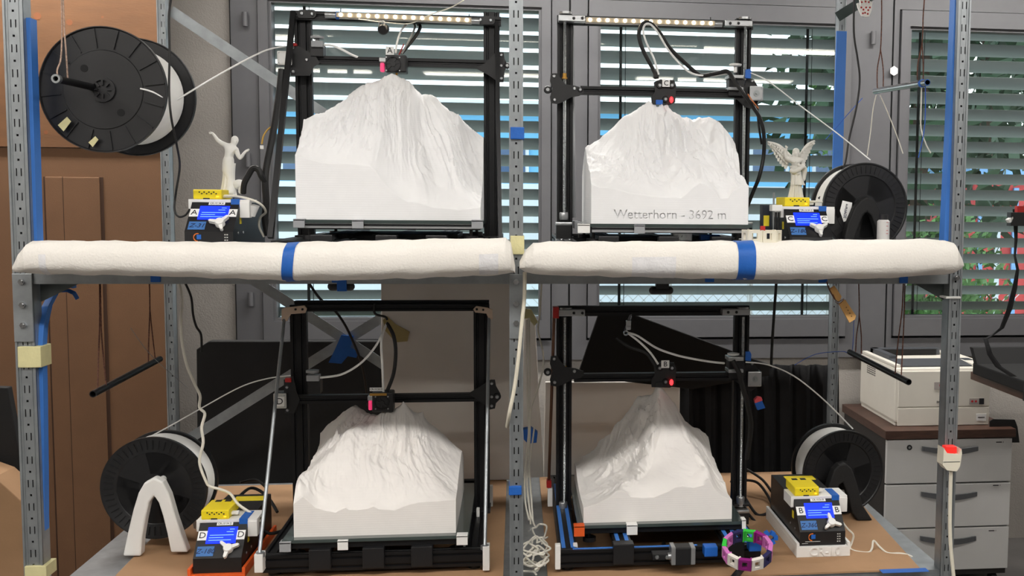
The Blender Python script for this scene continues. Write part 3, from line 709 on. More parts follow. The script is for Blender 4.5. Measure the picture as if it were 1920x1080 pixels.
def engraved(parent, txt, slot, Y, m):
    """front panel with the letters sunk into it"""
    from mathutils.geometry import delaunay_2d_cdt
    cu = bpy.data.curves.new('t', 'FONT'); cu.body = txt; cu.align_x = 'CENTER'; cu.align_y = 'CENTER'; cu.size = 1.0; cu.resolution_u = 4
    t = bpy.data.objects.new('t', cu); COL.objects.link(t); bpy.context.view_layer.update()
    me = bpy.data.meshes.new_from_object(t.evaluated_get(bpy.context.evaluated_depsgraph_get())); bpy.data.objects.remove(t)
    bm = bmesh.new(); bm.from_mesh(me); bmesh.ops.remove_doubles(bm, verts=bm.verts, dist=1e-4); bm.verts.index_update()
    ed = [(x.verts[0].index, x.verts[1].index) for x in bm.edges if len(x.link_faces) == 1]; co = [v.co.xy.copy() for v in bm.verts]; bm.free()
    xs = [c.x for c in co]; ys = [c.y for c in co]; tw = P(1361, 400, Y).x-P(1151, 400, Y).x; sc = tw/(max(xs)-min(xs)); cxm = (max(xs)+min(xs))/2; cym = (min(ys)+max(ys))/2
    X0, X1, Z0, Z1 = slot; xc = (P(1151, 401, Y).x+P(1361, 401, Y).x)/2; zc = P(1256, 402, Y).z
    used = sorted({i for x in ed for i in x}); mp = {i: k for k, i in enumerate(used)}; pts = [co[i].copy() for i in used]; E = [(mp[i], mp[j]) for i, j in ed]; n = len(pts)
    pts += [Vector(((X-xc)/sc+cxm, (Z-zc)/sc+cym)) for X, Z in ((X0, Z0), (X1, Z0), (X1, Z1), (X0, Z1))]; EE = E+[(n, n+1), (n+1, n+2), (n+2, n+3), (n+3, n)]
    ov, oe, of, *_ = delaunay_2d_cdt(pts, EE, [], 0, 1e-6)
    seg = np.array([[pts[i].x, pts[i].y, pts[j].x, pts[j].y] for i, j in E])
    def inside(p):
        y0_, y1_ = seg[:, 1], seg[:, 3]; c = (y0_ > p.y) != (y1_ > p.y); s = seg[c]
        return (np.sum(s[:, 0]+(p.y-s[:, 1])/(s[:, 3]-s[:, 1])*(s[:, 2]-s[:, 0]) > p.x) % 2) == 1
    def W3(p, y): return Vector(((p.x-cxm)*sc+xc, Y+y, (p.y-cym)*sc+zc))
    b = MB(); fs = [f for f in of if not inside(sum((ov[i] for i in f), Vector((0, 0)))/len(f))]
    b.add([W3(p, 0) for p in ov], fs)
    for i, j in E: b.add([W3(pts[i], 0), W3(pts[j], 0), W3(pts[j], 0.006), W3(pts[i], 0.006)], [(0, 1, 2, 3)])
    o = b.build('engraved_panel', m, parent); o['label'] = 'name and height cut into the front face'
engraved(mC, 'Wetterhorn - 3692 m', sl, UY0, MTN)

# ---- lower left
LZ = ZL+0.098         # top of the lower beds
LYD = 0.10
dX0, dX1 = P(551, 1000, LYD).x, P(855, 1000, LYD).x; ZBD = P(700, 1003.5, LYD).z
frD = [(551,945),(569,932),(580,942),(591,952),(610,958),(629,961),(648,952),(654,956),(670,956.6),(689,954),(700,950),(710,955),(740,957),(762,948),(784,942.5),(819,940),(855,936.5)]
rD = rd([(582,869),(591,853),(597,839),(600,815),(611,801),(621,792),(643,773),(667,761.5),(678,770),(692,780),(705,786)],
        lin([580, 600, 667, 705], [LYD+.30, LYD+.34, LYD+.35, LYD+.33]))
rD += rd([(557,913),(562,907)], lambda x: LYD+.03)
rD += rd([(718,777),(732,776),(751,762),(756,755),(767,767),(778,778),(794,776),(797,789),(813,800),(832,814),(843,828),(857,842),(869,853)],
        lin([705, 756, 815, 869], [LYD+.25, LYD+.26, LYD+.27, LYD+.33]))
exD = []
for x, y, dy in ((567,905,.045),(585,893,.075),(600,873,.11),(620,852,.135),(640,830,.165),(652,810,.19),(664,805,.20),(684,806,.20),(700,806,.205),(712,788,.235),
    (600,860,.20),(620,838,.235),(640,815,.25),(660,800,.26),(690,795,.26),(585,880,.15),
    (610,905,.075),(640,890,.09),(682,850,.14),(660,920,.045),(690,885,.09),(720,850,.15),(745,830,.17),(740,880,.10),(770,862,.13),(789,829,.175),(800,850,.16),(815,865,.14),(775,895,.08),(810,900,.07),(845,880,.14),(740,920,.045),(825,920,.04),(700,925,.04),(610,935,.025),(850,920,.06),(585,925,.035),(760,800,.22),(735,800,.215),(830,845,.22),(630,945,.012)):
    q = P(x, y, LYD+dy); exD.append((q.x, q.y, q.z))
mD = mountain('white printed twin-peaked mountain on the lower left printer bed', dX0, dX1, LYD, LYD+0.38, ZBD, frD, rD, exD, MTN2, 15, amp=0.016, freq=10, summit=(P(756, 757, LYD+.26).x, LYD+.26), polar=0.7)
# ---- lower right
LYB = 0.14
bX0, bX1 = P(1094, 970, LYB).x, P(1372, 970, LYB).x; ZBB = P(1230, 977, LYB).z
frB = [(1094,952),(1117,945),(1144,932),(1155,921),(1171,921),(1182,932),(1204,934),(1226,933),(1253,922),(1266,914),(1280,912),(1301,915),(1320,910),(1329,897),(1339,915),(1353,929),(1372,937)]
rB = rd([(1076,885),(1075,869),(1090,858),(1117,842),(1123,829),(1147,814),(1154,799),(1174,778),(1185,765),(1196,747),(1208,744),(1220,746),(1226,740),(1231,732),(1237,725),(1247,737),(1261,754),(1269,767),(1277,786),(1285,792),(1299,802),(1310,804),(1322,811),(1329,837),(1337,861),(1348,883),(1364,907),(1367,926)],
        lin([1075, 1120, 1190, 1222, 1237, 1262, 1285, 1322, 1345, 1368], [LYB+.37, LYB+.37, LYB+.37, LYB+.31, LYB+.26, LYB+.25, LYB+.31, LYB+.33, LYB+.22, LYB+.06]))
exB = []
for x, y, dy in ((1237,722,.258),(1236,723,.262),(1231,760,.235),(1229,790,.20),(1235,812,.18),(1222,835,.155),(1216,850,.14),(1216,880,.10),(1204,898,.065),(1190,908,.04),
    (1215,800,.25),(1200,830,.245),(1195,860,.19),(1180,885,.14),(1165,905,.075),(1170,840,.28),(1150,860,.28),(1130,880,.26),(1150,890,.19),(1110,890,.28),(1120,915,.16),(1100,920,.17),(1140,925,.07),(1115,935,.07),(1185,800,.33),(1150,835,.34),
    (1250,745,.25),(1262,772,.225),(1275,805,.185),(1298,833,.14),(1313,857,.095),(1326,882,.04),
    (1255,800,.19),(1260,840,.145),(1240,870,.105),(1280,860,.10),(1260,895,.045),(1300,890,.045),(1230,905,.04),(1205,918,.022),
    (1300,815,.26),(1320,840,.22),(1335,875,.16),(1350,905,.10),(1345,915,.04)):
    q = P(x, y, LYB+dy); exB.append((q.x, q.y, q.z))
_cy_ = [LYB, LYB+.04, LYB+.10, LYB+.18, LYB+.26]; _cx_ = [P(1160, 915, LYB).x, P(1190, 908, LYB+.04).x, P(1216, 880, LYB+.1).x, P(1235, 812, LYB+.18).x, P(1237, 727, LYB+.26).x]
def roughB(X, Y):
    c = np.interp(Y, _cy_, _cx_); return np.clip((c-X)/0.012+0.5, 0.12, 1.0)+np.clip((X-np.interp(Y, [LYB, LYB+.26], [P(1329, 897, LYB).x, P(1262, 760, LYB+.25).x]))/0.012, 0, 0.5)
mB = mountain('white printed mountain with one sharp pointed summit, lower right', bX0, bX1, LYB, LYB+0.40, ZBB, frB, rB, exB, MTN2, 21, amp=0.024, freq=8, summit=(P(1237, 727, LYB+.25).x, LYB+.25), polar=0.45, rough=roughB)
# ------------------------------------------------------------------ the four mountain printers
def RB(b, x0, y0, x1, y1, Y, th, bev=0.0015):
    """block whose front face covers that part of the photograph at depth Y, th deep"""
    a, c = P(x0, y0, Y), P(x1, y1, Y); return b.bbox((a.x, Y, c.z), (c.x, Y+th, a.z), bev)
def PP(pts, Y): return [P(x, y, Y) for x, y in pts]
def rb(name, m, parent, x0, y0, x1, y1, Y, th, bev=0.0015): return one(name, m, lambda b: RB(b, x0, y0, x1, y1, Y, th, bev), parent=parent)
def extrusion(b, a, c, w, h):
    """aluminium profile with a groove along each side (two on the long sides)"""
    a = Vector(a); c = Vector(c); d, x, y = b.frame3(a, c)
    def side(L, depth):
        n = 2 if L > 0.03 else 1; out = []; g = 0.0062; dp = 0.0045
        for k in range(n):
            m = L*((k+0.5)/n)-L/2; out += [(m-g/2, 0), (m-g/4, dp), (m+g/4, dp), (m+g/2, 0)]
        return out
    pl = [(-w/2, -h/2)]+[(s, -h/2+t) for s, t in side(w, h)]+[(w/2, -h/2)]+[(w/2-t, s) for s, t in side(h, w)]+[(w/2, h/2)]+[(-s, h/2-t) for s, t in side(w, h)]+[(-w/2, h/2)]+[(-w/2+t, -s) for s, t in side(h, w)]
    n = len(pl); vs = [p+x*i+y*j for p in (a, c) for i, j in pl]
    fs = [(i, (i+1) % n, n+(i+1) % n, n+i) for i in range(n)]+[list(range(n))[::-1], list(range(n, 2*n))]
    return b.add(vs, fs)
def wheel(parent, x, y, Y, r=0.012, m='black_plastic', hub='alu', name='wheel'):
    c = P(x, y, Y); o = one(name, m, lambda b: b.lathe([(r*0.35, -0.001), (r*0.8, -0.001), (r, 0.002), (r, 0.007), (r*0.8, 0.01)], c, (0, 1, 0), 20), parent=parent, smooth=True)
    one('axle_bolt', hub, lambda b: b.lathe([(0.0, -0.004), (r*0.42, -0.004), (r*0.45, -0.001), (r*0.45, 0.001)], c, (0, 1, 0), 12), parent=o, smooth=True)
    return o
def bolt(parent, x, y, Y, r=0.004, m='alu'):
    c = P(x, y, Y); one('bolt', m, lambda b: b.lathe([(0.0, -0.003), (r*0.7, -0.003), (r, -0.001), (r, 0.001)], c, (0, 1, 0), 10), parent=parent, smooth=True)
def motor(parent, x0, y0, x1, y1, Y, dep=0.034, face='alu', shaft=True):
    a, c = P(x0, y0, Y), P(x1, y1, Y); o = one('motor', 'black_plastic', lambda b: b.bbox((a.x, Y+0.006, c.z), (c.x, Y+dep-0.006, a.z), 0.003), parent=parent)
    one('motor_cap', face, lambda b: b.bbox((a.x, Y, c.z), (c.x, Y+0.006, a.z), 0.003), parent=o)
    one('motor_cap', face, lambda b: b.bbox((a.x, Y+dep-0.006, c.z), (c.x, Y+dep, a.z), 0.003), parent=o)
    w = c.x-a.x; h = a.z-c.z
    for i, j in ((.14, .14), (.86, .14), (.14, .86), (.86, .86)):
        one('screw', 'steel', lambda b: b.cyl((a.x+w*i, Y-0.0008, c.z+h*j), (a.x+w*i, Y+0.001, c.z+h*j), 0.0022, 8), parent=o)
    if shaft: one('shaft', 'steel', lambda b: (b.cyl(((a.x+c.x)/2, Y-0.002, (a.z+c.z)/2), ((a.x+c.x)/2, Y, (a.z+c.z)/2), w*0.22, 18), b.cyl(((a.x+c.x)/2, Y-0.006, (a.z+c.z)/2), ((a.x+c.x)/2, Y, (a.z+c.z)/2), 0.0025, 10)), parent=o)
    return o
def clip(parent, x0, y0, x1, y1, Y, m): return one('bed_clip', m, lambda b: (lambda a, c: (b.bbox((a.x, Y-0.004, c.z), (c.x, Y, a.z), 0.001), b.bbox((a.x, Y-0.004, a.z-0.004), (c.x, Y+0.02, a.z+0.001), 0.001)))(P(x0, y0, Y), P(x1, y1, Y)), parent=parent)
def lead_screw(parent, x, y0, y1, Y, r=0.004, m='steel', nut=None):
    a, c = P(x, y0, Y), P(x, y1, Y); c.x = a.x = (a.x+c.x)/2; b = MB(); n = max(8, int((a.z-c.z)/0.004)); prof = []
    for k in range(n): prof += [(r, k*0.004), (r*0.8, k*0.004+0.002)]
    b.lathe(prof, c, (0, 0, 1), 10); o = b.build('lead_screw', m, parent, True)
    if nut: q = P(x, nut, Y); one('nut', 'brass', lambda b: b.lathe([(0.0, 0), (0.007, 0), (0.007, 0.004), (0.005, 0.004), (0.005, 0.014), (0, 0.014)], (a.x, Y, q.z), (0, 0, 1), 14), parent=o, smooth=True)
    return o
YU = 0.42
def base_frame(pr, X0, X1, zs, Yf, Yb, tape=None, rails=(0.25, 0.5, 0.75)):
    z = zs+0.032
    def ft(x, y): one('foot', 'black_plastic', lambda b: b.cyl((x, y, zs), (x, y, zs+0.012), 0.014, 14), parent=pr, smooth=True)
    for x in (X0+0.02, X1-0.02):
        bar_ = one('side_rail', 'black_alu', lambda b: extrusion(b, (x, Yf+0.02, z), (x, Yb, z), 0.04, 0.04), parent=pr)
        if tape:
            for dx in (-0.0105, 0.0105): one('blue_inlay', tape, lambda b: b.box((x+dx-0.0045, Yf+0.02, z+0.0185), (x+dx+0.0045, Yb-0.1, z+0.0212)), parent=bar_)
        for y in (Yf+0.03, Yb-0.02): ft(x, y)
    fr = one('front_rail', 'black_alu', lambda b: extrusion(b, (X0, Yf+0.01, z), (X1, Yf+0.01, z), 0.02, 0.04), parent=pr)
    if tape: one('blue_inlay', tape, lambda b: b.box((X0+0.03, Yf+0.006, z+0.0185), (X0+(X1-X0)*0.68, Yf+0.014, z+0.0212)), parent=fr)
    one('rear_rail', 'black_alu', lambda b: extrusion(b, (X0, Yb-0.01, z), (X1, Yb-0.01, z), 0.02, 0.04), parent=pr)
    for k, t in enumerate(rails):
        x = X0+(X1-X0)*t; zz = z+0.022; mid = (len(rails) == 3 and k == 1)
        r = one('bed_rail', 'black_alu', lambda b: extrusion(b, (x, Yf+0.005, zz), (x, Yb-0.02, zz), 0.012 if mid else 0.04, 0.02), parent=pr)
        one('rail_bracket', 'black_plastic', lambda b: b.bbox((x-0.024, Yf-0.012, z-0.014), (x+0.024, Yf+0.02, zz+0.012), 0.002), parent=r)
        if tape and not mid:
            for dx in (-0.0105, 0.0105): one('blue_inlay', tape, lambda b: b.box((x+dx-0.0045, Yf+0.0, zz+0.0085), (x+dx+0.0045, Yb-0.1, zz+0.0112)), parent=r)
def bed(pr, X0, X1, Yf, Yb, ztop, glass='glass_plate', edge='black_alu'):
    o = one('print_bed', edge, lambda b: (b.bbox((X0+0.008, Yf+0.006, ztop-0.022), (X1-0.008, Yb-0.006, ztop-0.009), 0.001)), parent=pr)
    one('glass_sheet', glass, lambda b: b.bbox((X0, Yf, ztop-0.008), (X1, Yb, ztop-0.0002), 0.0008), parent=o)
    c = one('bed_carriage', 'black_plastic', lambda b: b.bbox((X0+(X1-X0)*0.15, (Yf+Yb)/2-0.12, ztop-0.045), (X1-(X1-X0)*0.15, (Yf+Yb)/2+0.12, ztop-0.034), 0.001), parent=pr)
    for x in (X0+0.03, X1-0.03):
        for y in (Yf+0.03, Yb-0.03): one('levelling_knob', 'black_plastic', lambda b: (b.cyl((x, y, ztop-0.046), (x, y, ztop-0.036), 0.016, 14), b.cyl((x, y, ztop-0.036), (x, y, ztop-0.02), 0.004, 8)), parent=pr, smooth=True)
    return o
def uprights(pr, spans, ytop, zs, Y=YU):
    out = []
    for x0, x1, yy in spans:
        a, c = P(x0, yy, Y), P(x1, yy, Y); xm = (a.x+c.x)/2; zt = P(x0, ytop, Y).z
        out.append(one('upright', 'black_alu', lambda b: extrusion(b, (xm, Y+0.01, zs+0.05), (xm, Y+0.01, zt), 0.04, 0.02), parent=pr))
        one('foot_bracket', 'black_plastic', lambda b: b.bbox((xm-0.022, Y-0.03, zs+0.05), (xm+0.022, Y+0.05, zs+0.056), 0.001), parent=pr)
    return out
def tube(parent, name, m, pts, r, n=8, Y=None):
    q = [P(*p) if len(p) == 3 else P(p[0], p[1], Y) for p in pts]
    return one(name, m, lambda b: b.tube(q, r, n, 5), parent=parent, smooth=True)
def letter_tag(parent, txt, x0, y0, x1, y1, Y, m='paper', size=None):
    o = rb('letter_tag', m, parent, x0, y0, x1, y1, Y, 0.003, 0.0006)
    c = P((x0+x1)/2, (y0+y1)/2, Y); h = abs(P(x0, y0, Y).z-P(x0, y1, Y).z)
    text_mesh('letter', txt, (c.x, Y-0.0006, c.z), (size or 0.95)*h, 'ink', o); return o
def plate(parent, name, pts, Y, th, m='black_plastic'):
    return one(name, m, lambda b: b.prism(PP(pts, Y), (0, th, 0)), parent=parent)
def round_plate(x0, y0, x1, y1, n=4, r=6):
    pts = []
    for cx, cy, a in ((x1-r, y0+r, -90), (x1-r, y1-r, 0), (x0+r, y1-r, 90), (x0+r, y0+r, 180)):
        for k in range(n+1): t = math.radians(a+90*k/n); pts.append((cx+r*math.cos(t), cy+r*math.sin(t)))
    return pts

def hotend_front(pr, x0, y0, x1, y1, Y, pink, fan, led=None):
    """carriage of the left printers: black housing with a round fan and a pink silicone sock"""
    hb = rb('hotend_housing', 'black_plastic', pr, x0, y0, x1, y1, Y, 0.045, 0.004)
    c = P(fan[0], fan[1], Y); r = fan[2]/ppm(Y)
    f = one('fan_ring', 'black_alu', lambda b: b.ring((c.x, Y-0.004, c.z), (c.x, Y, c.z), r*1.12, r*0.95, 28), parent=hb, smooth=True)
    b = MB()
    for k in range(7):
        t = 2*math.pi*k/7; d = Vector((math.cos(t), 0, math.sin(t))); e = Vector((-math.sin(t), 0, math.cos(t)))
        b.prism([c+d*r*0.35, c+d*r*0.92+e*r*0.05, c+d*r*0.9+e*r*0.42, c+d*r*0.38+e*r*0.18], (0, -0.002, 0))
    b.cyl((c.x, Y-0.003, c.z), (c.x, Y, c.z), r*0.38, 18); b.build('fan_blades', 'black_plastic', f)
    for i, j in ((-1, -1), (1, -1), (1, 1), (-1, 1)): one('screw', 'alu', lambda b: b.cyl((c.x+i*r*0.95, Y-0.003, c.z+j*r*0.95), (c.x+i*r*0.95, Y, c.z+j*r*0.95), 0.0018, 8), parent=hb)
    q0, q1 = P(pink[0], pink[1], Y), P(pink[2], pink[3], Y)
    one('silicone_sock', 'pink_silicone', lambda b: b.bbox((q0.x, Y+0.004, q1.z), (q1.x, Y+0.02, q0.z), 0.003), parent=hb)
    n0 = P((x0+x1)/2, y1, Y); one('nozzle', 'brass', lambda b: b.cyl((n0.x, Y+0.02, n0.z+0.002), (n0.x, Y+0.02, n0.z-0.007), 0.004, 10, 0.001), parent=hb, smooth=True)
    rb('heater_block', 'alu', hb, pink[0]-1, pink[1]-9, pink[2]+4, pink[1]-1, Y+0.002, 0.02, 0.001)
    return hb

# ------------ upper left printer
A = thing('mountain_printer', (P(740, 400, YU).x, YU, ZU), 'black gantry printer under the left warm light bar, upper left', 'printer', 'large gantry printers')
Ax0, Ax1 = P(553, 300, YU).x, P(940, 300, YU).x
base_frame(A, Ax0, Ax1, ZU, 0.14, 0.80, rails=(0.22, 0.5, 0.72))
uprights(A, [(556, 584, 200), (908, 936, 200)], 22, ZU)
zt = P(740, 26, YU).z
one('top_bar', 'black_alu', lambda b: extrusion(b, (Ax0, YU-0.005, P(560, 30, YU).z), (Ax1, YU-0.005, P(560, 30, YU).z), 0.02, 0.022), parent=A)
for x in (558, 893):
    dy = 0 if x < 600 else 12
    p_ = plate(A, 'corner_plate', round_plate(x-1, 18+dy, x+35, 34+dy, r=7), YU-0.02, 0.004)
    bolt(p_, x+8, 25+dy, YU-0.021, 0.0045, 'steel'); bolt(p_, x+27, 26+dy, YU-0.021, 0.0045, 'steel')
one('support_strut', 'black_alu', lambda b: b.bar(P(550, 22, YU-0.03), P(507, 446, 0.16), 0.012, 0.011), parent=A)
one('support_strut', 'black_alu', lambda b: b.bar(P(931, 40, YU-0.03), P(938, 446, 0.2), 0.009, 0.009), parent=A)
YG = YU-0.022
one('gantry_beam', 'black_alu', lambda b: extrusion(b, (P(552, 113, YG).x, YG, P(740, 117, YG).z), (P(930, 120, YG).x, YG, P(740, 117, YG).z), 0.02, 0.021), parent=A)
p_ = plate(A, 'gantry_plate', [(543,88),(560,86),(592,106),(600,118),(588,125),(580,142),(545,142)], YG-0.016, 0.004)
for x, y in ((549, 89), (550, 134), (575, 112)): bolt(p_, x, y, YG-0.017)
p_ = plate(A, 'gantry_plate', [(892,128),(910,118),(930,98),(944,98),(946,110),(952,122),(946,134),(944,154),(934,154),(918,142)], YG-0.016, 0.004)
for x, y in ((940, 103), (940, 123), (940, 147)): bolt(p_, x, y, YG-0.017)
wheel(p_, 951, 123, YG-0.018, 0.008)
mo = motor(A, 519, 95, 547, 122, YG-0.03, 0.045, 'white_plastic', False)
rb('label', 'paper', mo, 523, 99, 543, 119, YG-0.0315, 0.001, 0.0003)
ex = rb('extruder_block', 'black_plastic', A, 582, 82, 606, 106, YG-0.02, 0.04)
rb('lever', 'grey_plastic', ex, 583, 76, 605, 88, YG-0.028, 0.03); k_ = P(595, 70, YG-0.01)
one('extruder_knob', 'grey_plastic', lambda b: (b.cyl((k_.x, k_.y, k_.z-0.003), (k_.x, k_.y, k_.z+0.002), 0.016, 20), b.cyl((k_.x, k_.y, k_.z-0.012), (k_.x, k_.y, k_.z-0.003), 0.005, 12)), parent=ex, smooth=True)
rb('red_clamp', 'red_plastic', A, 546, 80, 555, 86, YG-0.02, 0.02)
hb = hotend_front(A, 722, 102, 762, 136, YG-0.058, (712, 117, 720, 134), (737, 120, 12.5))
letter_tag(hb, 'A', 723, 87, 739, 103, YG-0.056)
tube(A, 'filament_tube', 'filament', [(608, 84, YG-0.02), (625, 86, YG-0.03), (645, 95, YG-0.03), (660, 103, YG-0.02), (672, 108, YG-0.005)], 0.0028)
tube(A, 'filament_tube', 'filament', [(742, 100, YG-0.05), (744, 82, YG-0.03), (752, 58, YG), (764, 44, YU), (772, 40, YU+0.01)], 0.0026)
tube(A, 'filament_tube', 'wire_grey', [(753, 101, YG-0.05), (766, 78, YG-0.03), (774, 62, YG), (778, 48, YU), (772, 42, YU+0.01)], 0.0026)
tube(A, 'cable_sleeve', 'wire_black', [(754, 99, YG-0.045), (770, 80, YG-0.02), (783, 62, YG), (788, 50, YU), (784, 46, YU+0.01)], 0.0042)
tube(A, 'sensor_wire', mat('wire_red', (150,40,34), 0.5), [(748, 103, YG-0.056), (753, 92, YG-0.05), (757, 83, YG-0.04)], 0.0016)
bd_ = bed(A, P(551, 415, UY0-0.008).x, P(907, 415, UY0-0.008).x, UY0-0.012, UY0+0.40, ZBA)
one('front_profile', 'alu', lambda b: extrusion(b, (P(560, 420, UY0-0.01).x, UY0, ZBA-0.012), (P(900, 420, UY0-0.01).x, UY0, ZBA-0.012), 0.02, 0.014), parent=bd_)
for x0, x1, y0 in ((550, 572, 411), (660, 682, 412.5), (884, 906, 413)): clip(bd_, x0, y0, x1, y0+16, UY0-0.014, 'grey_plastic')
tube(A, 'cable', 'wire_black', [(655, 445, 0.2), (680, 438, 0.22), (705, 440, 0.25), (720, 446, 0.28)], 0.005)

# ------------ lower left printer
D = thing('mountain_printer', (P(730, 900, YU).x, YU, ZL), 'black gantry printer with two slanted threaded rods, lower left', 'printer', 'large gantry printers')
Dx0, Dx1 = P(545, 800, YU).x-0.015, P(919, 800, YU).x
base_frame(D, PZ(490, 1058, ZL+0.04).x, PZ(905, 1045, ZL+0.04).x, ZL+0.0046, 0.085, 0.72, rails=(0.26, 0.5, 0.72))
uprights(D, [(547, 574, 700), (890, 916, 700)], 572, ZL)
for y, Y in ((569, YU+0.03), (577, YU-0.005)):
    z = P(730, y, Y).z; one('top_bar', 'black_alu', lambda b: extrusion(b, (P(553, y, Y).x, Y, z), (P(917, y, Y).x, Y, z), 0.02, 0.016), parent=D)
for s in (0, 1):
    pts = [(534,577),(570,573),(575,579),(572,587),(545,589),(538,602),(528,602),(528,580)] if s == 0 else [(917,600),(924,598),(923,581),(914,577),(893,574),(887,580),(891,586),(912,588)]
    p_ = plate(D, 'rod_bracket', pts, YU-0.028, 0.008, mat('bracket_beige', (214,190,168), 0.5))
    for x, y in (((554, 580), (567, 580)) if s == 0 else ((894, 580), (906, 581))): bolt(p_, x, y, YU-0.029, 0.003, 'black_plastic')
one('threaded_rod', 'galv', lambda b: b.cyl(P(533, 596, YU-0.022), P(486, 1042, 0.07), 0.0042, 12), parent=D, smooth=True)
one('threaded_rod', 'galv', lambda b: b.cyl(P(917, 594, YU-0.022), P(909, 1028, 0.08), 0.0042, 12), parent=D, smooth=True)
for x0, y0, x1, y1, Y in ((476, 1040, 493, 1074, 0.06), (905, 1025, 918, 1070, 0.07)): rb('rod_foot', 'white_plastic', D, x0, y0, x1, y1, Y, 0.03)
for x, y, Y in ((486, 1042, 0.06), (909, 1028, 0.07)):
    c = P(x, y, Y); one('hex_nut', 'galv', lambda b: b.cyl((c.x, c.y+0.01, c.z-0.006), (c.x, c.y+0.01, c.z+0.004), 0.010, 6), parent=D)
for x0, y0, x1, y1, Y in ((893, 955, 899, 985, 0.34), (524, 1038, 538, 1060, 0.11), (868, 1025, 878, 1055, 0.11), (912, 912, 924, 950, 0.6)): rb('printed_foot', 'white_plastic', D, x0, y0, x1, y1, Y, 0.02)
one('gantry_beam', 'black_alu', lambda b: extrusion(b, (P(540, 748, YG).x, YG, P(740, 746, YG).z), (P(930, 742, YG).x, YG, P(740, 746, YG).z), 0.02, 0.021), parent=D)
p_ = plate(D, 'gantry_plate', [(532,712),(550,706),(556,735),(562,750),(552,775),(534,775)], YG-0.016, 0.004)
for x, y in ((538, 726), (539, 769)): bolt(p_, x, y, YG-0.017)
p_ = plate(D, 'gantry_plate', [(878,738),(890,731),(920,712),(928,712),(930,724),(938,738),(938,748),(930,756),(928,766),(918,768),(910,760)], YG-0.016, 0.004)
for x, y in ((922, 719), (922, 744), (922, 761)): bolt(p_, x, y, YG-0.017)
wheel(p_, 932, 744, YG-0.018, 0.010)
mo = motor(D, 512, 738, 537, 766, YG-0.03, 0.045, 'paper_grey', False); letter_tag(mo, 'D', 516, 744, 533, 762, YG-0.034)
rb('red_clamp', 'red_plastic', D, 534, 709, 546, 717, YG-0.02, 0.02)
ex = rb('extruder_block', 'black_plastic', D, 578, 712, 600, 739, YG-0.02, 0.04)
rb('lever', 'grey_plastic', ex, 574, 704, 598, 715, YG-0.028, 0.03); k_ = P(586, 696, YG-0.01)
one('extruder_knob', 'grey_plastic', lambda b: (b.cyl((k_.x, k_.y, k_.z-0.003), (k_.x, k_.y, k_.z+0.003), 0.016, 20), b.cyl((k_.x, k_.y, k_.z-0.012), (k_.x, k_.y, k_.z-0.003), 0.005, 12)), parent=ex, smooth=True)
hb = hotend_front(D, 697, 736, 737, 773, YG-0.058, (690, 752, 697, 770), (716, 755, 12))
rb('name_strip', 'paper', hb, 693, 727, 718, 733, YG-0.062, 0.002, 0.0004)
text_mesh('print', 'CR-10 S4 D', (P(705.5, 730, YG-0.063).x, YG-0.0626, P(705.5, 730, YG-0.063).z), 0.0062, 'ink', hb)
rb('copper_bracket', 'brass', hb, 693, 738, 725, 742, YG-0.0592, 0.004, 0.0005)
tube(D, 'filament_tube', 'filament', [(601, 708, YG-0.02), (640, 702, YG-0.04), (675, 682, YG-0.05), (700, 655, YG-0.05), (715, 630, YG-0.04), (724, 608, YG-0.02)], 0.0028)
tube(D, 'filament_tube', 'filament', [(719, 735, YG-0.05), (717, 690, YG-0.05), (715, 640, YG-0.05), (723, 612, YG-0.02)], 0.0028)
tube(D, 'cable_sleeve', 'wire_black', [(726, 733, YG-0.045), (738, 700, YG-0.04), (742, 660, YG-0.03), (738, 630, YG-0.03), (728, 610, YG-0.02), (724, 606, YG-0.02)], 0.0046)
tube(D, 'cable_tie', 'wire_black', [(702, 570, YU-0.018), (703, 588, YU-0.02), (722, 594, YU-0.02), (726, 600, YU-0.02)], 0.003)
dxa, dxb = P(528, 1015, LYD-0.02).x, P(879, 1000, LYD-0.02).x
bd_ = bed(D, dxa, dxb, LYD-0.02, LYD+0.44, ZBD)
for x0, x1, y0, m_ in ((524, 546, 1017, 'grey_plastic'), (633, 653, 1013.5, 'white_plastic'), (856, 877, 1004, 'white_plastic')): clip(bd_, x0, y0, x1, y0+17, LYD-0.024, m_)

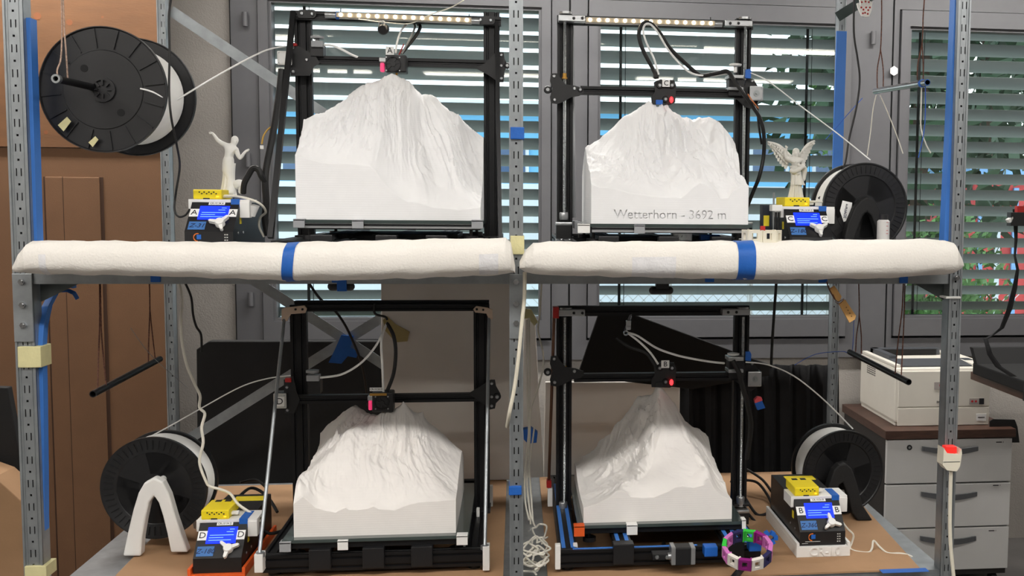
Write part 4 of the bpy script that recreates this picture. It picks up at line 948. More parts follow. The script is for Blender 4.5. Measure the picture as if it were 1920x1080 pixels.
# ------------ the two right printers: seen from the gantry back, lead screws in front of the uprights
def right_printer(pr, u, tape):
    """u: photo positions"""
    for k in u['top']: 
        o = rb('top_block', 'alu', pr, *k, YU-0.03, 0.05, 0.002)
        w_ = k[2]-k[0]
        for t in (0.58, 0.9) if k[0] < 1200 else (0.2, 0.5): bolt(o, k[0]+w_*t, k[1]+(k[3]-k[1])*0.5, YU-0.0305, 0.0038, 'black_plastic')
        c = P(k[0]+w_*(0.28 if k[0] < 1200 else 0.72), k[1], YU); one('pulley_cap', 'alu', lambda b: b.cyl((c.x, YU, c.z), (c.x, YU, c.z+0.006), 0.016, 20), parent=o, smooth=True)
    for x, y0, y1, nut in u['screws']: lead_screw(pr, x, y0, y1, YU-0.02, nut=nut)
    for x, y0, y1 in u['couplers']:
        a, c = P(x, y0, YU-0.02), P(x, y1, YU-0.02); z0_ = c.z
        one('coupler', 'alu', lambda b: b.lathe([(0, 0), (0.010, 0), (0.011, 0.002), (0.011, a.z-z0_-0.002), (0.010, a.z-z0_), (0, a.z-z0_)], (c.x, YU-0.02, z0_), (0, 0, 1), 18), parent=pr, smooth=True)
        mo = one('z_motor', 'black_plastic', lambda b: b.bbox((c.x-0.02, YU-0.04, z0_-0.05), (c.x+0.02, YU, z0_-0.012), 0.002), parent=pr)
        one('motor_cap', 'alu', lambda b: b.bbox((c.x-0.021, YU-0.041, z0_-0.014), (c.x+0.021, YU+0.001, z0_-0.006), 0.002), parent=mo)
        one('motor_cap', 'alu', lambda b: b.bbox((c.x-0.021, YU-0.041, z0_-0.056), (c.x+0.021, YU+0.001, z0_-0.048), 0.002), parent=mo)
    gy = u['gy']; zc = P(1240, gy, YG).z
    one('gantry_beam', 'black_alu', lambda b: extrusion(b, (P(u['gx'][0], gy, YG).x, YG, zc), (P(u['gx'][1], gy, YG).x, YG, zc), 0.02, 0.021), parent=pr)
    dy = u['dy']
    p_ = plate(pr, 'gantry_plate', [(1033,138+dy),(1044,137+dy),(1052,148+dy),(1060,158+dy),(1080,161+dy),(1094,166+dy),(1095,174+dy),(1086,180+dy),(1072,182+dy),(1054,192+dy),(1044,195+dy),(1033,193+dy),(1031,182+dy),(1036,166+dy),(1031,152+dy)], YG-0.012, 0.004)
    for x, y in ((1039, 143), (1040, 187), (1077, 166)): bolt(p_, x, y+dy, YG-0.013, 0.0045, 'alu')
    wheel(p_, 1027, 168+dy, YG-0.014, 0.010); 
    if dy < 100: wheel(p_, 1088, 168, YG-0.014, 0.007)
    cr = plate(pr, 'carriage_plate', [(1226,154+dy),(1238,149+dy),(1264,150+dy),(1268,160+dy),(1266,192+dy),(1256,197+dy),(1222,196+dy),(1221,182+dy),(1228,172+dy)], YG-0.016, 0.004)
    for x, y in ((1237, 160), (1260, 160), (1248, 186)): wheel(cr, x, y+dy, YG-0.02, 0.0085, 'black_plastic', 'alu')
    one('power_light', 'red_led', lambda b: b.ball(P(1259, 187+dy, YG-0.024), (0.005, 0.004, 0.008), 10, 8), parent=cr, smooth=True)
    rb('fan_duct', 'blue_plastic' if dy < 100 else 'black_plastic', cr, 1230, 187+dy, 1243, 196+dy, YG-0.02, 0.012)
    one('nozzle', 'brass', lambda b: (lambda q: b.cyl((q.x, YG+0.005, q.z+0.004), (q.x, YG+0.005, q.z-0.006), 0.004, 10, 0.001))(P(1240, 197+dy, YG)), parent=cr, smooth=True)
    # extruder on the right upright
    ex = rb('extruder_block', 'black_plastic', pr, 1367, 148+dy, 1396, 180+dy, YG-0.02, 0.04)
    rb('extruder_plate', 'alu', ex, 1366, 140+dy, 1394, 147+dy, YG-0.03, 0.05); rb('extruder_plate', 'alu', ex, 1366, 163+dy, 1394, 169+dy, YG-0.03, 0.05)
    k_ = P(u['knob'][0], u['knob'][1], YG-0.01)
    one('extruder_knob', 'white_plastic', lambda b: (b.lathe([(0, 0), (0.014, 0), (0.016, 0.002), (0.016, 0.005), (0.012, 0.006), (0, 0.007)], k_, (0, 0, 1), 22), b.cyl((k_.x, k_.y, k_.z-0.016), (k_.x, k_.y, k_.z), 0.005, 12)), parent=ex, smooth=True)
    p2 = plate(pr, 'gantry_plate', [(1370,168+dy),(1395,166+dy),(1400,146+dy),(1412,148+dy),(1420,160+dy),(1426,172+dy),(1420,196+dy),(1408,204+dy),(1396,200+dy),(1384,188+dy),(1370,180+dy)], YG-0.008, 0.004)
    bolt(p2, 1410, 152+dy, YG-0.009)
    m_ = motor(pr, *u['motor'], YG-0.03, 0.05)
    b = MB(); q = PP(((1399,130+dy),(1406,129+dy),(1409,134+dy),(1408,147+dy),(1398,146+dy)), YG-0.03); b.prism(q, (0, 0.01, 0)); b.build('blue_clip', 'blue_plastic', pr)

Cc = thing('mountain_printer', (P(1230, 400, YU).x, YU, ZU), 'black gantry printer under the right warm light bar, upper right', 'printer', 'large gantry printers')
Cx0, Cx1 = P(1044, 300, YU).x, P(1408, 300, YU).x
base_frame(Cc, Cx0, Cx1, ZU, 0.16, 0.80, rails=(0.22, 0.5, 0.75))
uprights(Cc, [(1046, 1073, 200), (1379, 1406, 200)], 34, ZU)
one('top_bar', 'black_alu', lambda b: extrusion(b, (Cx0, YU+0.01, P(1230, 42, YU).z), (Cx1, YU+0.01, P(1230, 42, YU).z), 0.02, 0.022), parent=Cc)
right_printer(Cc, dict(top=[(1047, 27, 1097, 41), (1359, 37, 1411, 50)], screws=[(1058.5, 38, 402, 148), (1395, 46, 402, None)], couplers=[(1057, 398, 412), (1394, 398, 412)], gy=173, gx=(1088, 1395), dy=0, knob=(1379, 124), motor=(1406, 161, 1431, 189)), None)
letter_tag(Cc, 'C', 1242, 149, 1256, 163, YG-0.024)
one('guide_rod', 'grey_plastic', lambda b: b.cyl(P(1072, 42, YU+0.035), P(1076, 408, YU+0.035), 0.0055, 12), parent=Cc, smooth=True)
tube(Cc, 'cable_sleeve', 'wire_black', [(1231, 143, YG-0.03), (1222, 125, YG-0.03), (1204, 90, YG-0.03), (1198, 62, YG-0.03), (1206, 44, YG-0.03), (1220, 44, YG-0.03), (1236, 60, YG-0.03), (1254, 88, YG-0.03), (1280, 114, YG-0.03), (1306, 137, YG-0.03), (1318, 142, YG-0.03), (1345, 137, YG-0.03), (1364, 134, YG-0.03), (1376, 150, YG-0.04), (1390, 170, YG-0.05), (1410, 198, YG-0.04), (1424, 220, YG-0.03), (1432, 250, YG-0.02), (1432, 290, YG), (1424, 330, YG), (1412, 360, YG+0.02), (1400, 390, YG+0.03)], 0.0052)
tube(Cc, 'filament_tube', 'filament', [(1235, 140, YG-0.035), (1226, 110, YG-0.036), (1212, 80, YG-0.036), (1206, 58, YG-0.036), (1210, 46, YG-0.036), (1220, 46, YG-0.036), (1234, 62, YG-0.036), (1252, 92, YG-0.036), (1275, 120, YG-0.036), (1298, 138, YG-0.036), (1330, 142, YG-0.03), (1364, 138, YG-0.02)], 0.0026)
tube(Cc, 'motor_cable', 'wire_black', [(1416, 188, YG), (1420, 200, YG-0.02), (1422, 230, YG-0.02), (1428, 270, YG)], 0.003)
tube(Cc, 'orange_wire', mat('wire_orange', (190,110,60), 0.5), [(1402, 176, YG-0.055), (1410, 188, YG-0.055), (1422, 203, YG-0.045)], 0.0016)
rb('cable_grip', 'wire_black', Cc, 1226, 133, 1236, 147, YG-0.036, 0.02, 0.004)
bd_ = bed(Cc, P(1090, 425, UY0-0.01).x, P(1410, 425, UY0-0.01).x, UY0-0.012, UY0+0.40, ZBU)
one('front_profile', 'alu', lambda b: extrusion(b, (P(1110, 428, UY0-0.01).x, UY0, ZBU-0.012), (P(1405, 428, UY0-0.01).x, UY0, ZBU-0.012), 0.02, 0.016), parent=bd_)
clip(bd_, 1083, 420.5, 1106, 437, UY0-0.016, 'white_plastic'); clip(bd_, 1189, 422, 1209, 438, UY0-0.016, 'grey_plastic')
for k in range(3):
    Y = UY0+0.1+k*0.1; x = P(1090, 425, UY0-0.01).x; one('bed_clip', 'grey_plastic', lambda b: b.bbox((x-0.004, Y, ZBU-0.018), (x+0.01, Y+0.03, ZBU+0.001), 0.001), parent=bd_)
motor(Cc, 1262, 434, 1298, 452, 0.2, 0.04)
rb('blue_cover', 'blue_plastic', Cc, 1314, 440, 1350, 450, 0.2, 0.03)
# ------------ lower right printer
B = thing('mountain_printer', (P(1230, 900, YU).x, YU, ZL), 'black gantry printer with blue strips in its base rails, lower right', 'printer', 'large gantry printers')
Bx0, Bx1 = PZ(1050, 1048, ZL+0.04).x, PZ(1428, 1036, ZL+0.04).x
base_frame(B, Bx0, Bx1, ZL+0.0046, 0.055, 0.74, tape='blue_strip', rails=(0.31, 0.86))
for k, x in enumerate((Bx0, Bx1)): pass
uprights(B, [(1044, 1071, 750), (1376, 1402, 750)], 578, ZL)
one('top_bar', 'black_alu', lambda b: extrusion(b, (P(1046, 582, YU).x, YU+0.01, P(1230, 583, YU).z), (P(1405, 582, YU).x, YU+0.01, P(1230, 583, YU).z), 0.02, 0.026), parent=B)
right_printer(B, dict(top=[(1047, 581, 1097, 593), (1355, 580, 1407, 591)], screws=[(1058.5, 592, 944, 696), (1391, 590, 936, None)], couplers=[(1056, 941, 959), (1388, 931, 949)], gy=706, gx=(1076, 1395), dy=530, knob=(1375, 666), motor=(1403, 697, 1428, 725)), 'blue_strip')
letter_tag(B, 'B', 1240, 676, 1255, 690, YG-0.024)
one('tension_belt', 'rust_rod', lambda b: b.cyl(P(1039, 594, YU-0.05), P(1029, 905, 0.52), 0.004, 10), parent=B, smooth=True)
rb('red_holder', 'red_plastic', B, 1037, 576, 1048, 597, YU-0.055, 0.03); rb('red_holder', 'red_plastic', B, 1025, 902, 1034, 915, 0.5, 0.03)
rb('printed_foot', 'white_plastic', B, 1027, 916, 1036, 950, 0.5, 0.02)
for x0, y0, x1, y1, Y in ((1041, 1023, 1051, 1068, 0.05), (1075, 1022, 1083, 1046, 0.08), (1393, 1009, 1405, 1036, 0.085)): rb('printed_foot', 'white_plastic', B, x0, y0, x1, y1, Y, 0.02)
tube(B, 'filament_tube', 'filament', [(1234, 683, YG-0.03), (1220, 662, YG-0.03), (1200, 642, YG-0.03), (1178, 625, YG-0.03)], 0.0028)
tube(B, 'filament_tube', 'filament', [(1178, 624, YG-0.03), (1196, 630, YG-0.03), (1230, 652, YG-0.04), (1262, 664, YG-0.05), (1290, 671, YG-0.05), (1330, 678, YG-0.04), (1358, 681, YG-0.02)], 0.0028)
tube(B, 'cable_sleeve', 'wire_black', [(1228, 686, YG-0.03), (1212, 662, YG-0.02), (1180, 650, YG-0.01), (1156, 634, YG+0.01)], 0.0048)
tube(B, 'cable_sleeve', 'wire_black', [(1374, 676, YG-0.04), (1386, 700, YG-0.05), (1392, 725, YG-0.05), (1402, 760, YG-0.04), (1408, 800, YG-0.02), (1400, 860, YG)], 0.007)
c = P(1178, 610, YG-0.02); one('steel_clip', 'chrome', lambda b: (b.bbox((c.x-0.006, c.y-0.004, c.z-0.012), (c.x+0.007, c.y+0.004, c.z+0.014), 0.003), b.bar(P(1183, 590, YU), P(1172, 622, YG-0.02), 0.006, 0.005), b.ring((c.x-0.006, c.y-0.002, c.z-0.02), (c.x-0.006, c.y+0.002, c.z-0.02), 0.007, 0.004, 14)), parent=B, smooth=True)
bxa, bxb = P(1083, 985, LYB-0.02).x, P(1396, 975, LYB-0.02).x
bd_ = bed(B, bxa, bxb, LYB-0.02, LYB+0.44, ZBB)
clip(bd_, 1076, 986, 1096, 1005, LYB-0.024, 'orange_plastic'); clip(bd_, 1175, 984, 1195, 1002, LYB-0.024, 'white_plastic'); clip(bd_, 1391, 974, 1398, 995, LYB-0.024, 'white_plastic')
# front motor with its belt holder
mo = one('front_motor', 'black_plastic', lambda b: RB(b, 1266, 1028, 1296, 1060, 0.005, 0.038, 0.003), parent=B)
rb('motor_cap', 'alu', mo, 1259, 1027, 1267, 1060, 0.004, 0.04, 0.002); rb('motor_cap', 'alu', mo, 1296, 1027, 1304, 1059, 0.004, 0.04, 0.002)
rb('motor_mount', 'black_plastic', B, 1224, 1040, 1262, 1050, 0.015, 0.03); bolt(B, 1232, 1045, 0.0145, 0.005, 'steel'); bolt(B, 1251, 1045, 0.0145, 0.005, 'steel')
c0_, c1_ = P(1252, 1043, 0.02), P(1260, 1043, 0.02); one('pulley', 'alu', lambda b: b.cyl(c0_, c1_, 0.008, 16), parent=B, smooth=True)
rb('rail_end_cap', 'blue_plastic', B, 1321, 1026, 1346, 1044, 0.02, 0.03, 0.003); rb('rail_end_cap', 'blue_plastic', B, 1405, 1016, 1428, 1034, 0.025, 0.03, 0.003)
tube(B, 'belt', 'black_plastic', [(1236, 995, 0.5), (1242, 1010, 0.36), (1248, 1038, 0.06)], 0.006)
tube(B, 'power_cable', 'wire_black', [(1395, 1062, 0.05), (1380, 1078, -0.02), (1362, 1100, -0.1)], 0.008)

# ------------ light bars hung from the top bars
def light_bar(x0, y0, x1, y1, Y, n, label, blue):
    a, c = P(x0, y0, Y), P(x1, y1, Y); t = thing('light_bar', (a+c)/2, label, 'light bar', 'warm white light bars')
    one('tube_cover', mat('clear_tube', (205,200,190), 0.25, var=0.03), lambda b: b.cyl(a+Vector((0, 0.006, 0)), c+Vector((0, 0.006, 0)), 0.0085, 14), parent=t, smooth=True)
    one('strip', 'led_strip', lambda b: b.bar(a+Vector((0, -0.004, 0)), c+Vector((0, -0.004, 0)), 0.003, 0.011), parent=t)
    for s, (p, q) in enumerate(((a, a+(a-c).normalized()*0.028), (c, c+(c-a).normalized()*0.02))): one('end_cap', 'alu', lambda b: b.cyl(p+Vector((0, 0.006, 0)), q+Vector((0, 0.006, 0)), 0.0075, 12), parent=t, smooth=True)
    me = None
    for k in range(n):
        q = a.lerp(c, (k+0.5)/n)
        if me is None: o = one('led', 'led_on', lambda b: b.ball(q+Vector((0, -0.007, 0)), (0.0042, 0.0035, 0.0042), 10, 8), parent=t, smooth=True); me = o.data
        else:
            o = bpy.data.objects.new('led', me); COL.objects.link(o); o.parent = t; o.location = q+Vector((0, -0.007, 0))-ORG[t.name]
    if blue: one('blue_end', 'blue_plastic', lambda b: b.cyl(a+Vector((-0.002, 0.006, 0)), a+Vector((0.006, 0.006, 0)), 0.0095, 14), parent=t, smooth=True)
    for q in (a.lerp(c, 0.02), a.lerp(c, 0.98)): one('hanger', 'wire_black', lambda b: b.tube([q+Vector((0, 0.012, 0)), q+Vector((0, 0.02, 0.006)), q+Vector((0, 0.024, 0.02))], 0.0012, 6), parent=t)
light_bar(631, 28, 884, 38.5, YU-0.045, 15, 'glowing warm white light bar over the upper left printer', True)
light_bar(1098, 37.5, 1340, 44.5, YU-0.025, 15, 'glowing warm white light bar over the upper right printer', False)
# ------------------------------------------------------------------ control boxes
mat('box_grey', (46,47,49), 0.5, var=0.05)
def control_box(letter, x0, x1, y, Yf, zb, label, note, lip_plain, side, lift=0.0):
    """x0, x1: photo edges of the front lip; side: which side carries the vent marks"""
    X0, X1 = P(x0, y, Yf).x, P(x1, y, Yf).x; w = X1-X0; zl, zt, yp, yb = zb+0.034, zb+0.098, Yf+0.062, Yf+0.30
    zfoot = zb; zb += lift; zl += lift; zt += lift
    t = thing('control_box', ((X0+X1)/2, (Yf+yb)/2, zfoot), label, 'control box', 'printer control boxes')
    one('case', 'black_plastic', lambda b: b.prism([(X0, Yf, zfoot), (X0, Yf, zl), (X0, yp, zt), (X0, yb, zt), (X0, yb, zfoot)], (w, 0, 0)), parent=t)
    o0 = Vector((X0, Yf, zl)); up = Vector((0, yp-Yf, zt-zl)); L = up.length; upn = up.normalized(); nrm = Vector((1, 0, 0)).cross(upn); rgt = Vector((1, 0, 0))
    def at(u, v, h=0.0): return o0+rgt*(u*w)+up*v+nrm*h
    def patch(name, m, u0, u1, v0, v1, h=0.001, par=None, sk=0.0):
        q = [at(u0, v0, 0.0002), at(u1, v0, 0.0002), at(u1+sk, v1, 0.0002), at(u0+sk, v1, 0.0002)]
        return one(name, m, lambda b: b.prism(q, nrm*h), parent=par or t)
    if lip_plain is None: one('lip_panel', 'box_grey', lambda b: b.box((X0+0.006, Yf-0.001, zb+0.002), (X1-0.004, Yf, zl-0.002)), parent=t)
    sc = patch('screen', 'screen_blue', .2, .82, .40, .86, 0.0015)
    for u0, u1, v in ((.25, .72, .49), (.25, .55, .56), (.26, .76, .63), (.60, .74, .72), (.66, .76, .79)):
        q = [at(u0, v-.008, 0.0018), at(u1, v-.008, 0.0018), at(u1, v+.008, 0.0018), at(u0, v+.008, 0.0018)]
        one('readout', 'screen_light', lambda b: b.prism(q, nrm*0.0003), parent=sc)
    for u0, u1 in ((.01, .2), (.82, .995)):
        tg = patch('letter_tag', 'paper', u0, u1, .5, .76); c = at((u0+u1)/2, .63, 0.0014)
        text_mesh('letter', letter, c, 0.021, 'ink', tg, rgt, upn)
    st = patch('name_strip', 'paper', .36, .70, .91, 1.0, 0.0008); text_mesh('print', 'CR-10 S4 '+letter, at(.53, .955, 0.0011), 0.0062, 'ink', st, rgt, upn)
    bt = patch('blue_note', 'blue_tape_pale', .05, .40, .06, .33, 0.0006); text_mesh('handwriting', note, at(.225, .19, 0.0009), 0.0165, 'ink_blue', bt, rgt, upn, shear=0.25)
    k = at(.71, .22, 0.0); ang = {'A': 20, 'C': 0, 'D': -10, 'B': 70}[letter]
    def knob(b):
        b.lathe([(0.0105, 0.002), (0.0105, 0.012), (0.009, 0.015), (0, 0.015)], k, nrm, 20)
        for i in range(3):
            a_ = math.radians(ang+30+120*i); d = rgt*math.cos(a_)+upn*math.sin(a_); e = nrm.cross(d)
            b.prism([k+d*0.006-e*0.0045+nrm*0.005, k+d*0.022-e*0.0032+nrm*0.005, k+d*0.025+nrm*0.005, k+d*0.022+e*0.0032+nrm*0.005, k+d*0.006+e*0.0045+nrm*0.005], nrm*0.008)
    one('dial', 'white_plastic', knob, parent=t, smooth=True)
    if lip_plain:
        lg = one('logo', mat('logo_orange', (222,120,50), 0.6), lambda b: None or [b.bar((X0+w*.27+0.0085*math.cos(a), Yf-0.0006, zb+0.021+0.0085*math.sin(a)), (X0+w*.27+0.0085*math.cos(a+.3), Yf-0.0006, zb+0.021+0.0085*math.sin(a+.3)), 0.0012, 0.0022) for a in [1.3+0.28*i for i in range(12)]], parent=t)
        one('logo_block', 'blue_plastic', lambda b: b.box((X0+w*.25, Yf-0.0012, zb+0.017), (X0+w*.34, Yf-0.0002, zb+0.027)), parent=lg)
        one('print_line', 'paper', lambda b: (b.box((X0+w*.12, Yf-0.0009, zb+0.0098), (X0+w*.45, Yf-0.0002, zb+0.0105)), b.box((X0+w*.05, Yf-0.0009, zb+0.0053), (X0+w*.18, Yf-0.0002, zb+0.0058))), parent=t)
        rb_ = one('contact_marks', 'paper_grey', lambda b: [b.box((X0+w*(.82+i*.045), Yf-0.0009, zb+0.008+j*0.006), (X0+w*(.82+i*.045)+0.003, Yf-0.0002, zb+0.0105+j*0.006)) for i in range(2) for j in range(4)], parent=t)
    xs = X1 if side > 0 else X0
    one('side_label', 'yellow_label', lambda b: b.box((xs-0.0005, Yf+0.06, zb+0.05), (xs+0.0005, Yf+0.075, zb+0.068)), parent=t)
    one('warning_label', 'yellow_label', lambda b: b.box((X0+w*.25, yb-0.06, zt), (X1-0.006, yb-0.02, zt+0.0006)), parent=t)
    for dy in (0.045, 0.09): one('screw', 'alu', lambda b: b.cyl((xs-0.001, Yf+dy, zb+0.03), (xs+0.001, Yf+dy, zb+0.03), 0.003, 8), parent=t)
    # white shelf that clips over the top and carries the small computer
    br = one('white_bracket', 'white_plastic', lambda b: (b.bbox((X0-0.008, yp-0.002, zt+0.0002), (X1+0.022, yp+0.07, zt+0.007), 0.001), b.bbox((X0-0.008, yp-0.002, zt-0.02), (X0-0.0005, yp+0.07, zt+0.002), 0.001), b.bbox((X1+0.0005, yp-0.004, zt-0.034), (X1+0.022, yp+0.02, zt+0.002), 0.001)), parent=t)
    one('tape_piece', 'blue_tape', lambda b: b.bbox((X1-0.018, yp-0.004, zt-0.012), (X1+0.001, yp+0.06, zt+0.0085), 0.0005), parent=t)
    # the yellow computer case is a thing of its own
    pi = thing('small_computer', (X0+0.034, yp+0.04, zt+0.0072), 'yellow small computer case on the control box marked %s' % letter, 'computer', 'yellow small computers')
    a0, a1 = X0+0.002, X0+0.064; z0 = zt+0.0072
    one('case', 'yellow_case', lambda b: b.bbox((a0, yp, z0), (a1, yp+0.09, z0+0.022), 0.0025), parent=pi)
    one('vent_holes', 'ink', lambda b: [b.cbox((a0+0.014+i*0.0052, yp-0.0002, z0+0.016-(0.0035 if i % 2 else 0)-jj*0.0018), (0.0032, 0.0008, 0.0026)) for i in range(8) for jj in (0,)], parent=pi)
    one('card_slot', 'ink', lambda b: b.box((a0+0.022, yp-0.0005, z0+0.0), (a0+0.036, yp+0.0005, z0+0.0028)), parent=pi)
    one('status_light', mat('led_amber', (255,170,40), 0.4, emit=(255,150,30), estr=3.0), lambda b: b.cbox((a1-0.009, yp-0.0004, z0+0.006), (0.005, 0.0008, 0.003)), parent=pi)
    one('port_cutouts', 'ink', lambda b: (b.box((a0+0.012, yp+0.07, z0+0.0218), (a0+0.026, yp+0.085, z0+0.0226)), b.box((a0+0.034, yp+0.07, z0+0.0218), (a0+0.048, yp+0.085, z0+0.0226))), parent=pi)
    one('usb_plug', 'white_plastic', lambda b: b.bbox((a1-0.001, yp+0.02, z0+0.004), (a1+0.016, yp+0.034, z0+0.011), 0.002), parent=pi)
    return t, (X0, X1, zb, yp, zt)
bA, gA = control_box('A', 346, 437, 440, 0.12, ZU, 'black control box marked A at the left end of the upper shelf', 'Z-31', True, 1, 0.038)
bC, gC = control_box('C', 1481, 1561, 440, 0.12, ZU, 'black control box marked C beside the upper right spool', 'Z-180', None, -1, 0.034)
zD = ZL+0.012
bD, gD = control_box('D', 362, 453, 1065, 0.11, zD, 'black control box marked D in an orange tray', 'Z-180', False, 1)
zB = ZL+0.030
bB, gB = control_box('B', 1499, 1584, 1040, 0.115, zB, 'black control box marked B on a white tray', 'Z-360', True, -1)
# trays
def tray(geo, z0, wall, m, label, txt, hl=None):
    X0, X1, zb, yp, zt = geo; Yf = yp-0.062; t = thing('tray', ((X0+X1)/2, Yf+0.15, z0), label, 'tray')
    e = 0.010
    one('tray_floor', m, lambda b: b.bbox((X0-e, Yf-e, z0), (X1+e, Yf+0.31, zb-0.0002), 0.001), parent=t)
    for xa, xb in ((X0-e, X0-0.003), (X1+0.003, X1+e)): one('tray_wall', m, lambda b: b.bbox((xa, Yf-e, zb-0.0002), (xb, Yf+0.31, zb+wall), 0.001), parent=t)
    if txt: text_mesh('raised_lettering', txt, ((X0+X1)/2+0.004, Yf-e-0.0005, (z0+zb)/2), 0.030, m, t, extrude=0.0018)
    return t
tray(gD, ZL+0.0047, 0.014, 'orange_plastic', 'orange tray under the control box marked D', None)
tray(gB, ZL+0.0047, 0.010, 'white_plastic', 'white tray with raised lettering under the control box marked B', 'CR-10')

def cable(name, m, pts, r, label, cat='cable', group='loose cables and cords', n=8):
    q = [P(*p) for p in pts]; return one(name, m, lambda b: b.tube(q, r, n, 6), label, cat, smooth=True, group=group)
cable('usb_cable', 'wire_white', [(410, 369, 0.20), (440, 368, 0.19), (470, 374, 0.19), (490, 384, 0.2), (498, 398, 0.22), (488, 408, 0.24), (486, 425, 0.25), (495, 444, 0.26)], 0.0028, 'white cable from the computer on the box marked A')
cable('usb_cable', 'wire_white', [(1508, 378.5, 0.205), (1525, 378, 0.2), (1546, 380, 0.19), (1556, 392, 0.19), (1560, 412, 0.19), (1556, 424, 0.19)], 0.0028, 'white cable from the computer on the box marked C')
cable('usb_cable', 'wire_white', [(424, 970, 0.21), (448, 968, 0.2), (470, 974, 0.19), (488, 977, 0.2)], 0.0026, 'short white cable from the computer on the box marked D')
cable('usb_cable', 'wire_white', [(1532, 952, 0.2), (1552, 954, 0.19), (1572, 970, 0.18), (1588, 990, 0.17), (1600, 1003, 0.17), (1597, 1018, 0.17), (1594, 1028, 0.16), (1606, 1034, 0.14), (1628, 1036, 0.13), (1635, 1028, 0.14), (1638, 1014, 0.16), (1650, 1026, 0.15), (1665, 1037, 0.12), (1690, 1038, 0.11), (1708, 1043, 0.10), (1712, 1049, 0.1)], 0.0026, 'long white cable curling over the cardboard beside the box marked B')
# white paper cup shaped holder beside box A, tool cup beside box C
c = P(475, 396, 0.2); one('funnel', 'white_plastic', lambda b: b.lathe([(0.006, -0.012), (0.012, 0.014), (0.0105, 0.014), (0.005, -0.010)], c, (0.2, -0.1, 1), 18), 'small white funnel hooked beside the box marked A', 'funnel', smooth=True)
hx = P(1452, 390, 0.17)
t = thing('tool_holder', (hx.x, 0.17, ZU), 'white tool holder with thin tools left of the box marked C', 'tool holder')
one('holder', 'white_plastic', lambda b: RB(b, 1448, 384, 1467, 396, 0.165, 0.03), parent=t)
for k, (x, y0) in enumerate(((1451, 361), (1455, 398), (1460, 398))): one('tool', 'steel' if k == 0 else 'black_plastic', lambda b: b.cyl(P(x, y0, 0.18), P(x-1, 440, 0.18), 0.0025, 8), parent=t, smooth=True)
t = thing('glue_box', (P(1438, 420, 0.2).x, 0.2, ZU), 'dark blue box with a yellow label behind the white link ring', 'box')
one('carton', mat('navy', (22,28,44), 0.5), lambda b: RB(b, 1430, 384, 1444, 448, 0.2, 0.03), parent=t); rb('label', 'yellow_label', t, 1432, 404, 1442, 424, 0.1995, 0.001, 0.0003)

